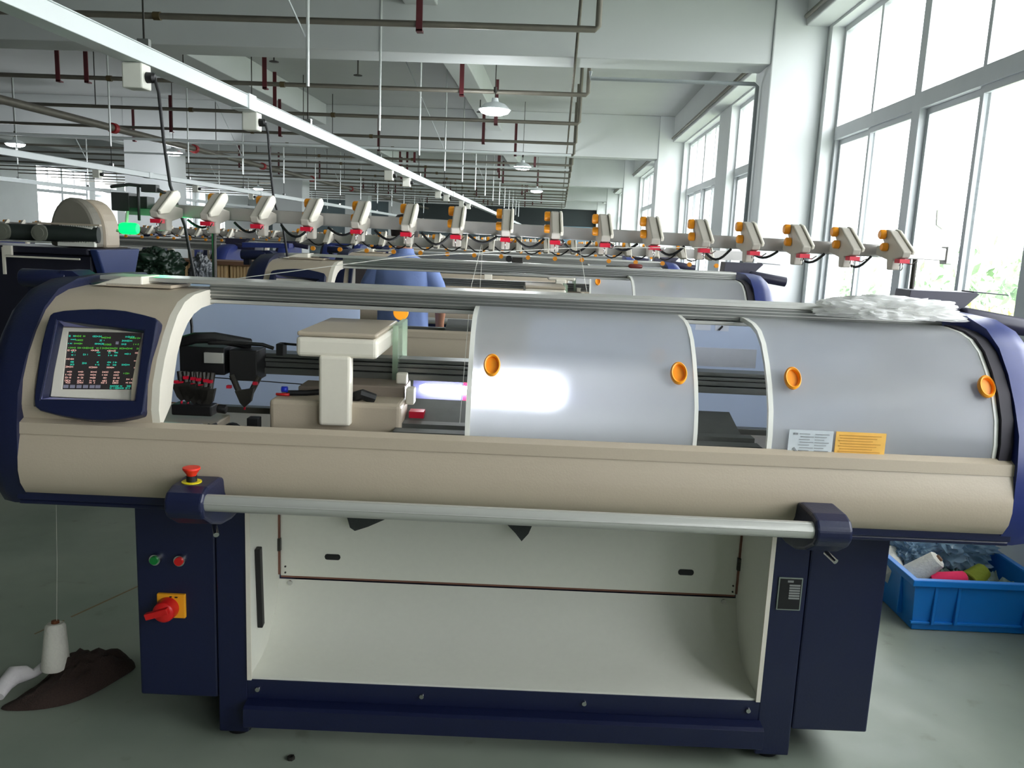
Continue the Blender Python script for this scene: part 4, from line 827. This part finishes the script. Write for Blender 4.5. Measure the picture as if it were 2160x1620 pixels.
# ---- the person between the second and third machine, back to the camera
def person(px, py):
    P = thing('person', (px, py, 0), 'person in a light blue shirt and dark trousers, back turned, behind the second machine', 'person')
    skin = mat('skin', (196, 140, 112), .55, var=.05); shirt = mat('blue_shirt', (128, 150, 205), .8, var=.1, scale=14, bump=.25); trou = mat('dark_trousers', (38, 40, 52), .85)
    def sk(name, V, E, m, sub=2):
        me = bpy.data.meshes.new(name); me.from_pydata([(x, y, z) for x, y, z, r in V], E, []); o = bpy.data.objects.new(name, me); COL.objects.link(o); o.parent = P
        md = o.modifiers.new('skin', 'SKIN'); md.use_smooth_shade = True
        for i, v in enumerate(V):
            r = v[3]; o.data.skin_vertices[0].data[i].radius = (r, r) if not isinstance(r, tuple) else r
        o.data.skin_vertices[0].data[0].use_root = True
        s = o.modifiers.new('sub', 'SUBSURF'); s.levels = sub; s.render_levels = sub; me.materials.append(m); return o
    V = [(0, 0, .90, (.14, .10)), (0, 0, 1.05, (.135, .095)), (0, .01, 1.18, (.13, .085)), (0, .01, 1.27, (.075, .055)), (0, .02, 1.37, .055), (.0, .035, 1.43, .055), (0, .05, 1.49, (.072, .088)), (0, .055, 1.55, (.076, .09)), (0, .05, 1.60, (.05, .06))]
    E = [(i, i+1) for i in range(8)]
    for s in (-1, 1):
        b = len(V); el = (.25*s, .02, 1.03) if s > 0 else (-.26, .06, 1.05); wr = (.235*s, .14, .86) if s > 0 else (-.16, .25, .98)
        V += [(.145*s, .01, 1.265, .042), (.205*s, .01, 1.16, .042), el+(.041,), ((el[0]+wr[0])/2, (el[1]+wr[1])/2, (el[2]+wr[2])/2, .036), wr+(.026,)]
        E += [(3, b), (b, b+1), (b+1, b+2), (b+2, b+3), (b+3, b+4)]
        w = Vector(wr); d = (w-Vector(el)).normalized(); pm = w+d*.06; V.append(tuple(pm)+((.038, .018),)); E.append((b+4, b+5)); side = d.cross(Vector((0, 1, .3))).normalized()
        for k in range(4):
            q = pm+side*(k-1.5)*.020+d*.015; q2 = q+d*(.034+.006*(k in (1, 2)))+Vector((0, .008, 0)); q3 = q2+d*.022+Vector((0, .016, 0)); n0 = len(V)
            V += [tuple(q)+(.0095,), tuple(q2)+(.0085,), tuple(q3)+(.007,)]; E += [(b+5, n0), (n0, n0+1), (n0+1, n0+2)]
        q = w+d*.02+side*.034; q2 = q+side*.018+d*.03+Vector((0, .01, 0)); n0 = len(V); V += [tuple(q)+(.011,), tuple(q2)+(.009,)]; E += [(b+4, n0), (n0, n0+1)]
        b = len(V); V += [(.09*s, 0, .82, .085), (.10*s, .01, .47, .058), (.10*s, 0, .10, .040), (.10*s, .12, .045, (.04, .03))]
        E += [(0, b), (b, b+1), (b+1, b+2), (b+2, b+3)]
    sk('body', V, E, skin)
    rg = []
    for z, rx, ry, cy in ((.80, .178, .128, 0), (.84, .175, .125, 0), (.95, .165, .12, 0), (1.08, .172, .125, 0), (1.18, .187, .13, .0), (1.25, .196, .125, .005), (1.295, .188, .110, .01), (1.325, .155, .09, .015), (1.352, .09, .075, .02), (1.375, .064, .064, .025), (1.385, .060, .060, .03)):
        n = 40; ring = []
        for k in range(n):
            a = 2*pi*k/n; f = 1+.025*sin(9*a+z*7)*(1 if z < 1.2 else .3)+.015*sin(5*a-z*19); ring.append((px+rx*cos(a)*f, py+cy+ry*sin(a)*f, z))
        rg.append(ring)
    sh = build('shirt', MB().loft(rg, cap=False), shirt, P, smooth_angle=180); s = sh.modifiers.new('s', 'SUBSURF'); s.levels = 1; s.render_levels = 1
    for q, (a, b, c) in enumerate((((px-.14, py+.01, 1.285), (px-.215, py+.015, 1.16), (px-.262, py+.055, 1.06)), ((px+.14, py+.01, 1.285), (px+.215, py+.01, 1.16), (px+.252, py+.02, 1.05)))):
        build('sleeve', MB().tube([a, (Vector(a)+Vector(b))/2, b, (Vector(b)+Vector(c))/2, c], .07, 20, cap=False, rs=[.066, .070, .063, .060, .058]), shirt, P)
    build('collar', MB().loft([[(px+.066*cos(2*pi*k/24), py+.028+.066*sin(2*pi*k/24), 1.375) for k in range(24)], [(px+.060*cos(2*pi*k/24), py+.03+.060*sin(2*pi*k/24), 1.405) for k in range(24)], [(px+.072*cos(2*pi*k/24), py+.028+.074*sin(2*pi*k/24), 1.36) for k in range(24)]], cap=False), shirt, P)
    V2 = [(0, 0, .92, (.15, .115)), (0, 0, .85, (.155, .115))]; E2 = [(0, 1)]
    for s in (-1, 1): b = len(V2); V2 += [(.09*s, 0, .75, .095), (.10*s, .01, .45, .075), (.10*s, 0, .08, .062)]; E2 += [(1, b), (b, b+1), (b+1, b+2)]
    sk('trousers', V2, E2, trou)
    for s in (-1, 1): build('shoe', MB().loft([[(px+.10*s+w*cos(2*pi*k/16), py+y0+l*sin(2*pi*k/16), z) for k in range(16)] for (z, w, l, y0) in ((.0, .048, .13, .05), (.03, .05, .132, .05), (.06, .045, .10, .03), (.09, .04, .06, -.01))]), black, P)
    hr = MB().lathe((px, py+.045, 1.49), [(.074, -.035), (.090, 0), (.094, .05), (.085, .10), (.05, .135), (0, .145)], 'Z', 28)
    build('hair', hr, mat('dark_hair', (40, 30, 26), .6, var=.3, scale=40), P)
    fc = MB()
    for s in (-1, 1): fc.lathe((px+.03*s, py+.142, 1.515), [(0, -.009), (.009, 0), (0, .009)], 'Z', 10)
    build('eyes', fc, white, P); build('nose', MB().prism([(py+.145, 1.475), (py+.168, 1.48), (py+.145, 1.52)], 'X', px-.012, px+.012), skin, P, .004)
    build('mouth', MB().obox((px, py+.142, 1.452), (.045, .008, .008)), mat('lips', (150, 84, 76), .6), P, .003)
    for s in (-1, 1): build('ear', MB().lathe((px+.078*s, py+.05, 1.50), [(0, -.030), (.012, -.015), (.014, .01), (0, .03)], 'Z', 10), skin, P)
    return P
pp = person(-.745, 5.45); pp.scale = (1, 1, .972)

om = mat('faded_orange_paint', (122, 102, 74), .6, var=.3, scale=40)
def floor_line(a, b, w):
    a = Vector(a); b = Vector(b); n = (b-a).normalized(); n = Vector((-n.y, n.x))*w
    q = [a+n, b+n, b-n, a-n]; mb = MB().add([(p.x, p.y, .0004) for p in q]+[(p.x, p.y, .0012) for p in q], [(3, 2, 1, 0), (4, 5, 6, 7), (0, 1, 5, 4), (1, 2, 6, 5), (2, 3, 7, 6), (3, 0, 4, 7)])
    global t_
    t_ += 1; tag(build('trim_%d' % t_, mb, om), kind='structure')
floor_line((-1.60, 2.86), (-1.42, 3.30), .004); floor_line((-1.655, 2.72), (-1.61, 2.83), .003)
e = thing('yarn_scraps', (1.86, 3.34, .02), 'tangled grey green yarn scraps filling the blue crate under the cones', 'yarn scraps')
from mathutils import noise as _n
sm = MB(); gx, gy = 26, 30
vs = [(1.648+.425*i/gx, 3.088+.505*j/gy, .150+.05*_n.noise(Vector((i*.5, j*.5, 0)))+.02*_n.noise(Vector((i*1.7, j*1.7, 3)))) for i in range(gx+1) for j in range(gy+1)]
sm.add(vs, [(i*(gy+1)+j, (i+1)*(gy+1)+j, (i+1)*(gy+1)+j+1, i*(gy+1)+j+1) for i in range(gx) for j in range(gy)], True)
sm.box(1.66, 2.06, 3.10, 3.58, .014, .10)
build('scrap_pile', sm, mat('scrap_yarn', (112, 128, 120), .95, var=.6, scale=40, bump=.4), e)
tag(e, kind='stuff')
